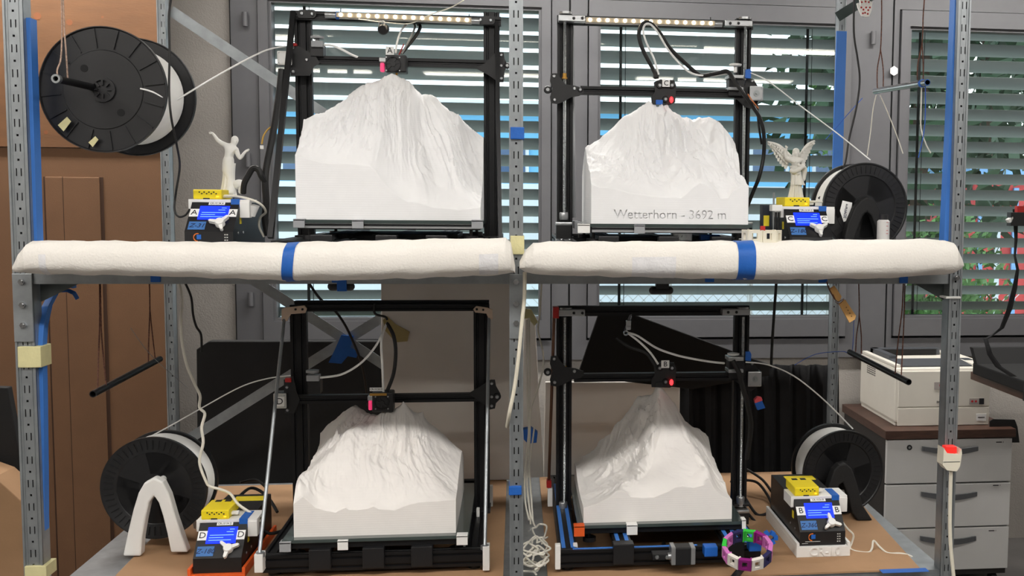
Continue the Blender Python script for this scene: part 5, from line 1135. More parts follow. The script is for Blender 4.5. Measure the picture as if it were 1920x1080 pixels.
# ------------------------------------------------------------------ filament spools
def spool(cx, cy, rpx, Y, axis, width, label, style, seed=0, fill=0.86, group='black filament spools'):
    c = P(cx, cy, Y); R = rpx/ppm(Y); ax = Vector(axis).normalized()
    t = thing('filament_spool', c, label, 'spool', group)
    x = Vector((1, 0, 0)); x = (x-ax*x.dot(ax)).normalized(); y = ax.cross(x); y = -y if y.z < 0 else y
    def disc(name, at0, sgn):
        b = MB()
        if style == 'solid':
            b.lathe([(R*0.07, 0), (R*0.62, 0), (R*0.63, 0.002), (R*0.97, 0.002), (R*0.985, -0.002), (R, -0.002), (R, 0.006), (R*0.07, 0.006), (R*0.07, 0)], c+ax*at0, ax, 64)
        else:
            b.lathe([(R*0.70, 0), (R*0.72, -0.002), (R*0.95, -0.002), (R*0.97, -0.004), (R, -0.004), (R, 0.006), (R*0.70, 0.006), (R*0.70, 0)], c+ax*at0, ax, 64)
            b.lathe([(R*0.10, -0.001), (R*0.28, -0.001), (R*0.28, 0.006), (R*0.10, 0.006), (R*0.10, -0.001)], c+ax*at0, ax, 32)
            for k in range(3):
                a0 = math.radians(seed+120*k); pts = []
                for i in range(8): a_ = a0+math.radians(62)*i/7; pts.append((R*0.71, a_))
                for i in range(8): a_ = a0+math.radians(62)*(7-i)/7; pts.append((R*0.27, a_))
                b.prism([c+ax*at0+x*(r*math.cos(a_))+y*(r*math.sin(a_)) for r, a_ in pts], ax*0.005)
        return b.build(name, 'black_plastic', t, True)
    near = disc('near_flange', 0, 1); disc('far_flange', width-0.006, -1)
    if style == 'solid':
        for k in range(16):
            a_ = 2*math.pi*(k+0.3)/16; d = x*math.cos(a_)+y*math.sin(a_); e = ax.cross(d)
            one('rib', 'black_plastic', lambda b: b.prism([c+d*R*0.66+e*0.0013+ax*0.002, c+d*R*0.965+e*0.0013+ax*0.002, c+d*R*0.965-e*0.0013+ax*0.002, c+d*R*0.66-e*0.0013+ax*0.002], ax*-0.003), parent=near)
        one('hub_ring', 'black_plastic', lambda b: b.ring(c-ax*0.004, c+ax*0.004, R*0.20, R*0.15, 28), parent=near, smooth=True)
        for k in range(8):
            a_ = 2*math.pi*k/8; d = x*math.cos(a_)+y*math.sin(a_); one('hub_spoke', 'black_plastic', lambda b: b.bar(c+d*R*0.07-ax*0.002, c+d*R*0.16-ax*0.002, 0.004, 0.004), parent=near)
        for sx, sy in ((-.28, .33), (.27, -.36)): one('drive_hole', 'black_slot', lambda b: b.cyl(c+x*R*sx+y*R*sy-ax*0.0006, c+x*R*sx+y*R*sy+ax*0.001, R*0.06, 16), parent=near)
    else:
        for k in range(48):
            a_ = 2*math.pi*k/48; d = x*math.cos(a_)+y*math.sin(a_); e = ax.cross(d)
            one('rib', 'black_plastic', lambda b: b.prism([c+d*R*0.76+e*0.001-ax*0.002, c+d*R*0.93+e*0.001-ax*0.002, c+d*R*0.93-e*0.001-ax*0.002, c+d*R*0.76-e*0.001-ax*0.002], ax*-0.002), parent=near)
    b = MB(); b.lathe([(R*0.68, 0.006), (R*0.7, 0.006), (R*0.7, width-0.006), (R*0.68, width-0.006)], c, ax, 40); b.build('core', 'black_matte', t, True)
    b = MB(); prof = [(R*0.71, 0.0065)]; n = 22
    for k in range(n):
        h = 0.0065+(width-0.013)*k/n; s = (width-0.013)/n; prof += [(R*fill, h+s*0.15), (R*(fill+0.012), h+s*0.5), (R*fill, h+s*0.85)]
    prof += [(R*0.71, width-0.0065)]; b.lathe(prof, c, ax, 56); b.build('wound_filament', 'filament', t, True)
    return t, c, R, ax, x, y, near
tS, c, R, ax, x, y, near = spool(193, 168, 111, 0.06, (0.07, 1, 0.0), 0.17, 'big black spool hanging on a rod at the top left', 'solid', fill=0.80)
for px_, py_, s in ((122, 232, 0.016), (176, 265, 0.012)):
    q = P(px_, py_, 0.055); one('tape_scrap', 'masking', lambda b: b.prism([q+x*-s*0.9+y*-s*0.2, q+x*-s*0.2+y*-s, q+x*s*0.8+y*s*0.3, q+x*s*0.3+y*s*0.9], ax*-0.001), parent=near)
tube(near, 'loose_end', 'filament', [(263, 166, 0.055), (285, 172, 0.055), (306, 183, 0.055)], 0.0018)
r0_, r1_ = P(107, 148, -0.06), c+ax*0.2
rod = thing('hanging_rod', (r0_+r1_)/2, 'dark rod carrying the big hanging spool at the top left', 'rod', 'hanging rods')
one('tube', 'black_alu', lambda b: b.ring(r0_, r1_, 0.0075, 0.005, 16), parent=rod, smooth=True); one('end_nut', 'steel', lambda b: b.ring(r0_-ax*0.006, r0_+ax*0.004, 0.009, 0.005, 14), parent=rod, smooth=True)
def cord(pts, m, label, r=0.0016): return cable('hanging_string', m, pts, r, label, 'cord', 'strings holding the rods', 6)
cord([(115, -10, -0.05), (116, 60, -0.05), (114, 110, -0.05), (107, 132, -0.055), (110, 146, -0.055)], 'string_pale', 'left strand of the pale string above the hanging spool')
cord([(118, -10, -0.05), (121, 60, -0.05), (124, 100, -0.05), (127, 147, -0.03)], 'string_pale', 'right strand of the pale string above the hanging spool')
spool(289, 915, 95, 0.33, (0.05, 1, 0), 0.085, 'black filament spool on the white arch stand at the lower left', 'open', 40, fill=0.93)
spC = spool(1622, 388, 86, 0.19, (-0.03, 1, 0), 0.10, 'black filament spool on the black stand at the upper right', 'open', 20, fill=0.9)
spB = spool(1581, 885, 84, 0.44, (-0.08, 1, 0), 0.10, 'black filament spool on the black stand beside the drawer cabinet', 'open', 75, fill=0.9)
for s_, pts in ((spC, [(1580, 376), (1598, 380), (1594, 412), (1582, 416), (1575, 395)]), (spB, [(1574, 918), (1588, 919), (1592, 940), (1570, 941)])):
    Y = s_[1].y-0.004; lb = one('paper_label', 'paper', lambda b: b.prism(PP(pts, Y), (0, 0.001, 0)), parent=s_[0])
    cx_ = sum(p[0] for p in pts)/len(pts); cy_ = sum(p[1] for p in pts)/len(pts); q = P(cx_, cy_, Y-0.0008)
    if s_ is spC: text_mesh('print', '3DWare', q, 0.010, 'ink_blue', lb, right=(0.1, 0, 1), up=(-1, 0, 0.1))
    else: text_mesh('print', '3DWare', q, 0.010, 'ink_blue', lb, right=(-1, 0, 0), up=(0, 0, -1))
def arch_stand(outer, inner, Y, th, m, label, z0, back, group='arch shaped spool stands'):
    pts = [P(x_, y_, Y) for x_, y_ in outer+inner]
    for p in pts: p.z = max(p.z, z0)
    xs = [p.x for p in pts]; t = thing('spool_stand', ((min(xs)+max(xs))/2, Y+back/2, z0), label, 'stand', group)
    for d in (0, back):
        b = MB(); b.prism([p+Vector((0, d, 0)) for p in pts], (0, th, 0)); o = b.build('arch', m, t)
        md = o.modifiers.new('soft', 'BEVEL'); md.width = 0.004; md.segments = 2; md.limit_method = 'ANGLE'; md.angle_limit = math.radians(50)
    zt_ = max(p.z for p in pts); xm = pts[len(outer)//2].x
    one('axle', m, lambda b: b.cyl((xm, Y+0.004, zt_-0.02), (xm, Y+back, zt_-0.02), 0.008, 12), parent=t, smooth=True)
zc = ZL+0.0047
arch_stand([(230,1043),(239,1000),(249,958),(259,925),(270,906),(288,896),(305,904),(317,928),(329,970),(341,1005),(352,1036)], [(320,1036),(313,1000),(305,968),(297,943),(288,930),(279,943),(272,975),(266,1010),(264,1043)], 0.26, 0.03, 'white_plastic', 'white arch shaped stand in front of the lower left spool', zc, 0.18)
arch_stand([(1578,470),(1590,420),(1603,389),(1615,375),(1627,369),(1640,375),(1650,392),(1660,430),(1668,470)], [(1650,470),(1642,425),(1634,404),(1626,397),(1618,405),(1607,435),(1598,470)], 0.15, 0.03, 'black_matte', 'black arch shaped stand of the upper right spool', ZU, 0.16)
arch_stand([(1536,975),(1547,935),(1556,905),(1564,882),(1574,872),(1586,869),(1597,879),(1606,903),(1618,948),(1636,1001)], [(1608,1001),(1598,962),(1590,927),(1581,905),(1574,910),(1567,938),(1560,975)], 0.38, 0.035, 'black_matte', 'black arch shaped stand of the lower right spool', zc, 0.17)

# ------------------------------------------------------------------ statues
def skin(name, joints, edges, m, parent, label=None, cat=None, levels=2):
    """one continuous skinned body; joints: (Vector, radius)"""
    me = bpy.data.meshes.new(name); me.from_pydata([tuple(j[0]) for j in joints], edges, []); o = bpy.data.objects.new(name, me); COL.objects.link(o)
    sk = o.modifiers.new('skin', 'SKIN'); sk.use_smooth_shade = True
    for v, j in zip(me.skin_vertices[0].data, joints):
        r = j[1]; v.radius = (r*1.25, r*1.25) if not isinstance(r, tuple) else (r[0]*1.2, r[1]*1.2)
    me.skin_vertices[0].data[0].use_root = True
    ss = o.modifiers.new('sub', 'SUBSURF'); ss.levels = levels; ss.render_levels = levels
    bpy.context.view_layer.update(); m2 = bpy.data.meshes.new_from_object(o.evaluated_get(bpy.context.evaluated_depsgraph_get())); bpy.data.objects.remove(o)
    b = MB(); b.add([v.co.copy() for v in m2.vertices], [list(p.vertices) for p in m2.polygons]); bpy.data.meshes.remove(m2)
    return b.build(name, m, parent, True, label, cat)
SY = 0.26; s_ = 1/ppm(SY)
zA = gA[4]
st = thing('statue', (P(430, 366, SY).x, SY, zA), 'white printed statue of a dancing woman on the control box marked A', 'statue')
def J(x_, y_, rpx, dy=0): return (P(x_, y_, SY+dy), rpx*s_ if not isinstance(rpx, tuple) else (rpx[0]*s_, rpx[1]*s_))
jt = [J(430, 309, (10.5, 9)), J(428.5, 296, (8, 6.5)), J(431, 285, (9.5, 7)), J(433, 277, (9.5, 6)), J(437, 271, 3.6), J(439.5, 267, 5.5), J(441, 261, 5.6),
      J(424, 273, 4.4), J(415, 268, 3.5), J(408, 263, 3.0), J(402, 254, 2.3), J(398, 249.5, 1.9), J(393.5, 248, 1.0),
      J(443, 281, 4.2), J(446, 290, 3.5), J(450, 298, 3.0), J(455, 291, 2.5), J(459.5, 285, 2.1), J(463, 282, 1.9), J(466, 281, 0.9),
      J(427, 322, (9.5, 8)), J(431, 336, (7.5, 7)), J(434, 348, (8, 8)), J(431, 358, (12, 10)), J(430, 366, (14, 11))]
ed = [(0,1),(1,2),(2,3),(3,4),(4,5),(5,6),(3,7),(7,8),(8,9),(9,10),(10,11),(11,12),(3,13),(13,14),(14,15),(15,16),(16,17),(17,18),(18,19),(0,20),(20,21),(21,22),(22,23),(23,24)]
skin('figure', jt, ed, 'statue_white', st)
for k, (hx_, hy_, dx_, dy_) in enumerate(((396.5, 248.6, -1, -0.15), (463.5, 281.5, 0.8, -0.5))):     # fingers
    for f_ in range(4):
        a = P(hx_, hy_-0.6+f_*0.8, SY-0.001+0.0006*f_); c_ = P(hx_+dx_*(5.2-abs(f_-1.3)), hy_+dy_*4+f_*1.1, SY-0.002+0.0006*f_)
        one('finger', 'statue_white', lambda b: b.tube([a, a.lerp(c_, .5)+Vector((0, 0, 0.0006)), c_], 0.0009, 6, 3), parent=st, smooth=True)
    a = P(hx_, hy_+0.5, SY-0.002); c_ = P(hx_+dx_*1.6, hy_+2.6, SY-0.004); one('thumb', 'statue_white', lambda b: b.tube([a, a.lerp(c_, .5), c_], 0.001, 6, 2), parent=st, smooth=True)
q = P(440.5, 262.5, SY+0.0015); one('hair', 'statue_white', lambda b: (b.ball(q, (0.0084, 0.0078, 0.0098), 14, 10), b.ball(q+Vector((-0.005, 0.005, 0.001)), 0.004, 10, 8)), parent=st, smooth=True)
q = P(443, 264.5, SY-0.0066); one('nose', 'statue_white', lambda b: b.ball(q, (0.0009, 0.0012, 0.0022), 8, 6), parent=st, smooth=True)
def folds(cx0, y0, cx1, y1, r0, r1, n, depth, Y, twist=0.0, waist=None, rows=14, nn=72):
    """draped cloth: lathe with flutes"""
    b = MB(); vs = []
    for j in range(rows+1):
        t = j/rows; c0_ = P(cx0+(cx1-cx0)*t, y0+(y1-y0)*t, Y); r = r0+(r1-r0)*t**1.4; r = r*(1-0.18*math.sin(math.pi*t))
        for i in range(nn):
            a_ = 2*math.pi*i/nn; rr = (r+depth*t*math.sin(n*a_+twist*t+0.6*math.sin(3*a_)))*s_; vs.append(c0_+Vector((math.cos(a_)*rr, math.sin(a_)*rr*0.8, 0)))
    b.add(vs, [(j*nn+i, j*nn+(i+1) % nn, (j+1)*nn+(i+1) % nn, (j+1)*nn+i) for j in range(rows) for i in range(nn)]+[list(range(nn)), list(range(rows*nn, (rows+1)*nn))]); return b
folds(429.5, 306, 428, 367, 11.6, 14.5, 9, 1.5, SY, 2.5).build('skirt', 'statue_white', st, True)
skin('sash', [J(436, 350, 6), J(444, 346, 8), J(451, 345, 9), J(455, 350, 7), J(452, 358, 4.5), J(450, 364, 3)], [(0,1),(1,2),(2,3),(3,4),(4,5)], 'statue_white', st)
one('base', 'statue_white', lambda b: b.lathe([(18*s_, 0), (18*s_, 0.004), (14*s_, 0.007)], (P(431, 366, SY).x, SY, zA+0.0002), (0, 0, 1), 24), parent=st, smooth=True)
# angel
SY = 0.26; s_ = 1/ppm(SY); zA = gC[4]
st = thing('statue', (P(1492, 371, SY).x, SY, zA), 'pale stone coloured angel statue with spread wings on the control box marked C', 'statue')
jt = [J(1493, 316, (8.5, 7)), J(1492, 306, (10.5, 8)), J(1492.5, 299, (11, 7)), J(1492.5, 294.5, 3.8), J(1492.5, 290, 5.2), J(1492.5, 284, 5.4),
      J(1481, 299, 5), J(1475, 298, 4.2), J(1472.5, 291, 3.2), J(1473.5, 283, 2.5), J(1474, 277.5, 2.3),
      J(1502, 301, 5), J(1507, 309, 4.4), J(1503, 314, 3.6, -0.008), J(1497, 309, 2.6, -0.012), J(1494, 307, 2.2, -0.012), J(1493, 330, (10, 8))]
ed = [(0,1),(1,2),(2,3),(3,4),(4,5),(2,6),(6,7),(7,8),(8,9),(9,10),(2,11),(11,12),(12,13),(13,14),(14,15),(0,16)]
skin('figure', jt, ed, 'statue_stone', st)
for f_ in range(4):
    a = P(1472.8+f_*0.8, 277, SY); c_ = P(1472.4+f_*1.0, 272.2+abs(f_-1)*1.0, SY-0.001); one('finger', 'statue_stone', lambda b: b.tube([a, a.lerp(c_, .5)+Vector((0, -0.0005, 0)), c_], 0.0009, 6, 3), parent=st, smooth=True)
    a = P(1494.5, 305.8+f_*0.9, SY-0.013); c_ = P(1490.2+abs(f_-1)*.6, 305.0+f_*1.1, SY-0.0155); one('finger', 'statue_stone', lambda b: b.tube([a, a.lerp(c_, .5)+Vector((0, -0.0006, 0)), c_], 0.0009, 6, 3), parent=st, smooth=True)
for a, c_ in ((P(1475.4, 278, SY), P(1477.2, 275.4, SY-0.002)), (P(1494, 305.5, SY-0.013), P(1491.6, 303, SY-0.0145))): one('thumb', 'statue_stone', lambda b: b.tube([a, a.lerp(c_, .5), c_], 0.001, 6, 2), parent=st, smooth=True)
q = P(1492.5, 285, SY+0.002); one('hair', 'statue_stone', lambda b: (b.ball(q, (0.0094, 0.0085, 0.0098), 14, 10), b.ball(q+Vector((-0.0075, -0.001, -0.007)), (0.003, 0.004, 0.007), 10, 8), b.ball(q+Vector((0.0075, -0.001, -0.007)), (0.003, 0.004, 0.007), 10, 8)), parent=st, smooth=True)
q = P(1492.5, 288.5, SY-0.0075); one('nose', 'statue_stone', lambda b: b.ball(q, (0.0008, 0.0012, 0.0022), 8, 6), parent=st, smooth=True)
folds(1493, 310, 1492, 371, 9.5, 14.5, 13, 1.7, SY, 0.8).build('robe', 'statue_stone', st, True)
b = folds(1491, 311, 1495, 347, 11.5, 13.5, 7, 2.0, SY, 3.0); b.build('overskirt', 'statue_stone', st, True)
skin('cloak_roll', [J(1480, 318, 4.5, -.006), J(1488, 323, 4.5, -.012), J(1497, 318, 4.2, -.012), J(1505, 311, 4.5, -.008), J(1509, 317, 5, 0), J(1508, 328, 3.5, 0), J(1507, 340, 2.5, 0)], [(0,1),(1,2),(2,3),(3,4),(4,5),(5,6)], 'statue_stone', st)
one('base', 'statue_stone', lambda b: b.lathe([(17*s_, 0), (17*s_, 0.004), (14*s_, 0.007)], (P(1492, 371, SY).x, SY, zA+0.0002), (0, 0, 1), 24), parent=st, smooth=True)
for root, tip, feathers in (((1481, 296), (1439, 266), [(1440,268),(1444,276),(1449,284),(1453,291),(1456,297),(1459,303),(1463,308),(1467,313),(1472,317)]), ((1500, 297), (1528, 264), [(1527,266),(1524,274),(1520,281),(1517,288),(1514,294),(1512,300),(1509,305),(1506,308)])):
    w_ = one('wing', 'statue_stone', lambda b: b.tube([P(*root, SY+0.012), P((root[0]+tip[0])/2, (root[1]+tip[1])/2-7, SY+0.014), P(*tip, SY+0.006)], 5.0*s_, 10, 6, (1.3, 0.3)), parent=st, smooth=True)
    one('wing_web', 'statue_stone', lambda b: b.prism([P(root[0], root[1]+4, SY+0.0115)]+[P(root[0]+(tip[0]-root[0])*q_, root[1]+(tip[1]-root[1])*q_-6*math.sin(math.pi*q_), SY+0.0115) for q_ in (0.1, .4, .7, .9)]+[P(bx+(root[0]-bx)*.12, by+(root[1]-by)*.12, SY+0.0115) for bx, by in feathers], (0, 0.0025, 0)), parent=w_)
    n_ = len(feathers)
    for k, e_ in enumerate(feathers):
        t = 1-k/(n_-1); bx_ = root[0]+(tip[0]-root[0])*(0.05+0.78*t); by_ = root[1]+(tip[1]-root[1])*(0.05+0.78*t)-6*math.sin(math.pi*min(1, t+.05))
        for lay, (f0, th) in enumerate(((1.0, 0.010), (0.62, 0.006), (0.34, 0.003))):
            a = P(bx_, by_, SY+th); c_ = P(bx_+(e_[0]-bx_)*f0, by_+(e_[1]-by_)*f0, SY+th); d = (c_-a); L_ = d.length; d = d.normalized(); e = Vector((d.z, 0, -d.x)); wd = 4.2*s_
            q = [a-e*wd*.6, a+e*wd*.6, a+d*L_*.75+e*wd*.9, a+d*L_*.95+e*wd*.45, c_, a+d*L_*.93-e*wd*.6, a+d*L_*.7-e*wd*.85]
            one('feather', 'statue_stone', lambda b: b.prism(q, (0, 0.0028, 0)), parent=w_)
# ------------------------------------------------------------------ boards and cloth behind the lower printers
def board(name, pts, Y, th, m, label, cat, bev=0.003):
    b = MB(); q = [P(x_, y_, Y) for x_, y_ in pts]
    for p_, (x_, y_) in zip(q, pts):
        if y_ >= 1000: p_.z = 0.001
        if y_ == 999: p_.z = ZL+0.005
        if y_ == 499: p_.z = 1.342
    b.prism(q, (0, th, 0)); o = b.build(name, m, None, False, label, cat)
    md = o.modifiers.new('edge', 'BEVEL'); md.width = bev; md.segments = 2; return o
board('black_board', [(368,655),(391,640),(735,640),(735,1010),(368,1010)], 1.12, 0.04, 'black_matte', 'large black board with a clipped corner behind the lower left printer', 'board', 0.003)
board('white_board', [(714,499),(962,499),(962,999),(718,999)], 0.892, 0.008, mat('board_white', (226,221,215), 0.8, var=0.05, scale=6), 'tall white board behind the lower left mountain', 'board')
board('white_board', [(1022,716),(1275,716),(1275,1000),(1012,1000)], 1.04, 0.012, 'board_white', 'low white board behind the lower right mountain', 'board')
board('black_board', [(1122,588),(1190,590),(1444,684),(1444,704),(1300,730),(1082,706),(1104,640)], 1.00, 0.012, 'black_matte', 'tilted black board behind the lower right gantry', 'board')
# curtain with folds
b = MB(); n = 60; vs = []
for j, y_ in enumerate((684, 720, 780, 840, 900, 990)):
    for i in range(n):
        x_ = 1264+(1572-1264)*i/(n-1); vs.append((P(x_, y_, 1.08) if y_ < 980 else Vector((P(x_, y_, 1.08).x, 1.08, 0.003)))+Vector((0, 0.012*math.sin(i*0.9+j*0.25)+0.006*math.sin(i*2.1), 0)))
b.add(vs, [(j*n+i, j*n+i+1, (j+1)*n+i+1, (j+1)*n+i) for j in range(5) for i in range(n-1)])
o = b.build('black_cloth', 'black_cloth', None, True, 'black cloth hanging behind the lower right printer and spool', 'cloth'); md = o.modifiers.new('thick', 'SOLIDIFY'); md.thickness = 0.003
board('grey_board', [(983,590),(1003,590),(1040,1000),(960,1000)], 1.02, 0.01, 'board_white', 'narrow pale board behind the centre post', 'board')
b = MB(); q = [P(x_, y_, 0.9) for x_, y_ in ((976,578),(996,580),(1009,604),(1002,611),(990,597),(976,598))]; b.prism(q, (0, 0.003, 0)); b.build('tape', 'masking', None, False, 'beige paper tape flap hanging behind the centre post', 'tape', 'tape pieces stuck on the rack')
q = [P(x_, y_, 0.889) for x_, y_ in ((718,600),(726,593),(742,608),(768,622),(764,640),(742,642),(722,620))]; one('tape', mat('old_tape', (176,160,110), 0.8), lambda b: b.prism(q, (0, 0.002, 0)), 'yellowed tape patch on the tall white board', 'tape', group='tape pieces stuck on the rack')
# left edge of the picture, outside the rack
board('black_board', [(-60,725),(14,727),(42,880),(42,948),(-60,860)], 0.9, 0.03, 'black_matte', 'black board at the lower left edge of the picture', 'board')
board('cardboard_box', [(-80,870),(-10,895),(46,945),(60,1010),(90,1150),(-80,1150)], 0.75, 0.12, 'cardboard', 'brown cardboard box at the lower left corner of the picture', 'box')

# ------------------------------------------------------------------ drawer cabinet and office printer
CYf = 1.62
kx0, kx1 = P(1660, 940, CYf).x, P(1894, 940, CYf).x; kz = P(1770, 822, CYf).z
cb = thing('drawer_cabinet', ((kx0+kx1)/2, CYf+0.28, 0), 'white drawer cabinet with three drawers and a dark wood top', 'cabinet')
one('carcass', mat('cabinet_dark', (38,34,33), 0.5), lambda b: b.bbox((kx0, CYf+0.02, 0.05), (kx1, CYf+0.55, kz-0.001), 0.002), parent=cb)
one('top', 'walnut', lambda b: b.bbox((kx0-0.008, CYf-0.005, kz), (kx1+0.012, CYf+0.56, P(1770, 806, CYf).z), 0.002), parent=cb)
ys = [(824, 905), (908, 988), (991, 1069)]
for k, (ya, yb_) in enumerate(ys):
    za, zb_ = P(1770, ya, CYf).z, P(1770, yb_, CYf).z
    dr = one('drawer', 'drawer_white', lambda b: b.bbox((kx0+0.001, CYf, zb_), (kx1-0.001, CYf+0.0195, za), 0.002), parent=cb)
    hz = [839, 924, 1007][k]; b = MB(); m_ = 14
    top = []; bot = []
    for i in range(m_+1):
        t = i/m_; xx = 1728+(1832-1728)*t; dip = 4.5*math.sin(math.pi*t); top.append((xx-k*2, hz-3+dip*0.7)); bot.append((xx-k*2, hz+5+dip*1.25))
    for i in range(m_):
        t = (i+0.5)/m_; out = 0.012+0.016*math.sin(math.pi*t)
        f4 = [P(*top[i], CYf), P(*top[i+1], CYf), P(*bot[i+1], CYf), P(*bot[i], CYf)]
        o1, o2 = 0.012+0.016*math.sin(math.pi*i/m_), 0.012+0.016*math.sin(math.pi*(i+1)/m_)
        b.add([f4[0]+Vector((0,-o1,0)), f4[1]+Vector((0,-o2,0)), f4[2]+Vector((0,-o2,0)), f4[3]+Vector((0,-o1,0)), f4[0]+Vector((0,-o1+.008,0)), f4[1]+Vector((0,-o2+.008,0)), f4[2]+Vector((0,-o2+.008,0)), f4[3]+Vector((0,-o1+.008,0))], [(0,1,2,3),(4,7,6,5),(0,4,5,1),(3,2,6,7)]+([(0,3,7,4)] if i == 0 else [])+([(1,5,6,2)] if i == m_-1 else []))
    for xx in (1732, 1827): q = P(xx-k*2, hz+1, CYf); b.box((q.x-0.004, CYf-0.014, q.z-0.006), (q.x+0.004, CYf, q.z+0.006))
    b.build('handle', 'handle_grey', dr)
    q = P((1874, 1868, 1860)[k], (829, 910, 995)[k], CYf); one('small_print', 'ink', lambda b: (b.box((q.x-0.014, CYf-0.0006, q.z-0.002), (q.x+0.01, CYf+0.0002, q.z+0.002)), b.box((q.x+0.015, CYf-0.0006, q.z-0.003), (q.x+0.0165, CYf+0.0002, q.z+0.003))), parent=dr)
    if k == 0: q = P(1705, 839, CYf); one('lock', 'ink', lambda b: b.ring((q.x, CYf-0.003, q.z), (q.x, CYf+0.001, q.z), 0.0105, 0.005, 20), parent=dr, smooth=True); one('lock_core', 'steel', lambda b: b.cyl((q.x, CYf-0.002, q.z), (q.x, CYf, q.z), 0.005, 14), parent=dr)
for x_ in (kx0+0.04, kx1-0.04):
    for y_ in (CYf+0.05, CYf+0.5): one('castor', 'black_plastic', lambda b: (b.cyl((x_-0.012, y_, 0.022), (x_+0.012, y_, 0.022), 0.022, 16), b.box((x_-0.006, y_-0.006, 0.03), (x_+0.006, y_+0.006, 0.05))), parent=cb, smooth=True)
# office printer
OYf = 1.70; kt = P(1770, 806, CYf).z
ox0, ox1 = P(1678, 750, OYf).x, P(1857, 750, OYf).x; oz1 = P(1770, 690, OYf).z; oyb = OYf+0.44; oz0 = kt+0.0005
op = thing('office_printer', ((ox0+ox1)/2, OYf+0.22, oz0), 'ivory office printer on the drawer cabinet', 'printer')
one('body', 'printer_ivory', lambda b: b.bbox((ox0, OYf, oz0+0.012), (ox1, oyb, oz1), 0.012), parent=op)
one('foot_rail', 'printer_ivory', lambda b: (b.bbox((ox0+0.005, OYf+0.01, oz0), (ox0+0.13, oyb-0.01, oz0+0.014), 0.003), b.bbox((ox1-0.13, OYf+0.01, oz0), (ox1-0.005, oyb-0.01, oz0+0.014), 0.003)), parent=op)
one('front_cover', 'printer_ivory', lambda b: b.bbox((ox0+0.012, OYf-0.004, P(1770, 762, OYf).z), (ox1-0.006, OYf+0.006, oz1-0.012), 0.002), parent=op)
one('paper_drawer', 'printer_ivory', lambda b: b.bbox((ox0+0.012, OYf-0.004, P(1770, 797, OYf).z), (ox1-0.006, OYf+0.006, P(1770, 764, OYf).z), 0.002), parent=op)
tp = one('output_tray', 'printer_grey', lambda b: (b.prism([(ox0+0.03, OYf+0.03, oz1+0.001), (ox1-0.07, OYf+0.03, oz1+0.001), (ox1-0.07, OYf+0.16, oz1+0.012), (ox0+0.03, OYf+0.16, oz1+0.012)], (0, 0, 0.004)), b.bbox((ox0+0.03, OYf+0.36, oz1), (ox1-0.07, OYf+0.40, oz1+0.03), 0.003), b.bbox((ox0+0.03, OYf+0.16, oz1), (ox0+0.06, OYf+0.4, oz1+0.03), 0.003)), parent=op)
one('exit_slot', 'black_slot', lambda b: b.box((ox0+0.065, OYf+0.352, oz1+0.003), (ox1-0.09, OYf+0.3595, oz1+0.026)), parent=tp)
for xa_, xb_ in ((ox1-0.068, ox1-0.002), (ox0+0.004, ox0+0.028)): one('top_cover', 'printer_ivory', lambda b: b.bbox((xa_, OYf+0.02, oz1-0.002), (xb_, oyb-0.01, oz1+0.012), 0.004), parent=op)
one('button_panel', 'printer_grey', lambda b: (b.box((ox1-0.06, OYf+0.12, oz1+0.012), (ox1-0.02, OYf+0.18, oz1+0.0135)), b.box((ox1-0.05, OYf+0.05, oz1+0.012), (ox1-0.035, OYf+0.06, oz1+0.0135))), parent=op)
b = MB()
for i in range(8):
    for j in range(5): y_ = OYf+0.24+i*0.014; z_ = oz1-0.035-j*0.009; b.box((ox0-0.0006, y_, z_), (ox0+0.001, y_+0.008, z_+0.005))
b.build('side_vents', 'ink', op)
lg = one('logo_plate', mat('logo_grey', (168,160,156), 0.5), lambda b: b.bbox((P(1751, 716, OYf).x, OYf-0.006, P(1751, 730, OYf).z), (P(1790, 716, OYf).x, OYf-0.004, P(1751, 716, OYf).z), 0.0009), parent=op)
q = P(1770, 723, OYf-0.006); text_mesh('logo', 'OKI', (q.x, OYf-0.0066, q.z), 0.024, mat('logo_red', (190,30,40), 0.5), lg, bold=0.01)
q = P(1762, 754, OYf-0.006); text_mesh('model_mark', 'B432', (q.x, OYf-0.0046, q.z), 0.012, 'ink', op, bold=0.01)
bg_ = one('badge', 'logo_grey', lambda b: RB(b, 1818, 747, 1836, 758, OYf-0.0055, 0.0012, 0.0003), parent=op); rb('badge', 'ink', op, 1836, 747, 1845, 758, OYf-0.0055, 0.0012, 0.0003)
for xx in (1823, 1830): q = P(xx, 752.5, OYf-0.006); one('badge_mark', 'logo_red', lambda b: b.cyl((q.x, OYf-0.0062, q.z), (q.x, OYf-0.0052, q.z), 0.0045, 12), parent=bg_)
lb = rb('sticker', 'paper', op, 1831, 776, 1849, 789, OYf-0.0052, 0.001, 0.0002); q = P(1840, 782.5, OYf-0.006); one('print', 'ink', lambda b: b.box((q.x-0.014, OYf-0.0056, q.z-0.0015), (q.x+0.014, OYf-0.005, q.z+0.0015)), parent=lb)
q = P(1842, 694, OYf-0.006); one('small_print', 'logo_grey', lambda b: b.box((q.x-0.012, OYf-0.0046, q.z-0.0015), (q.x+0.012, OYf-0.0038, q.z+0.0015)), parent=op)
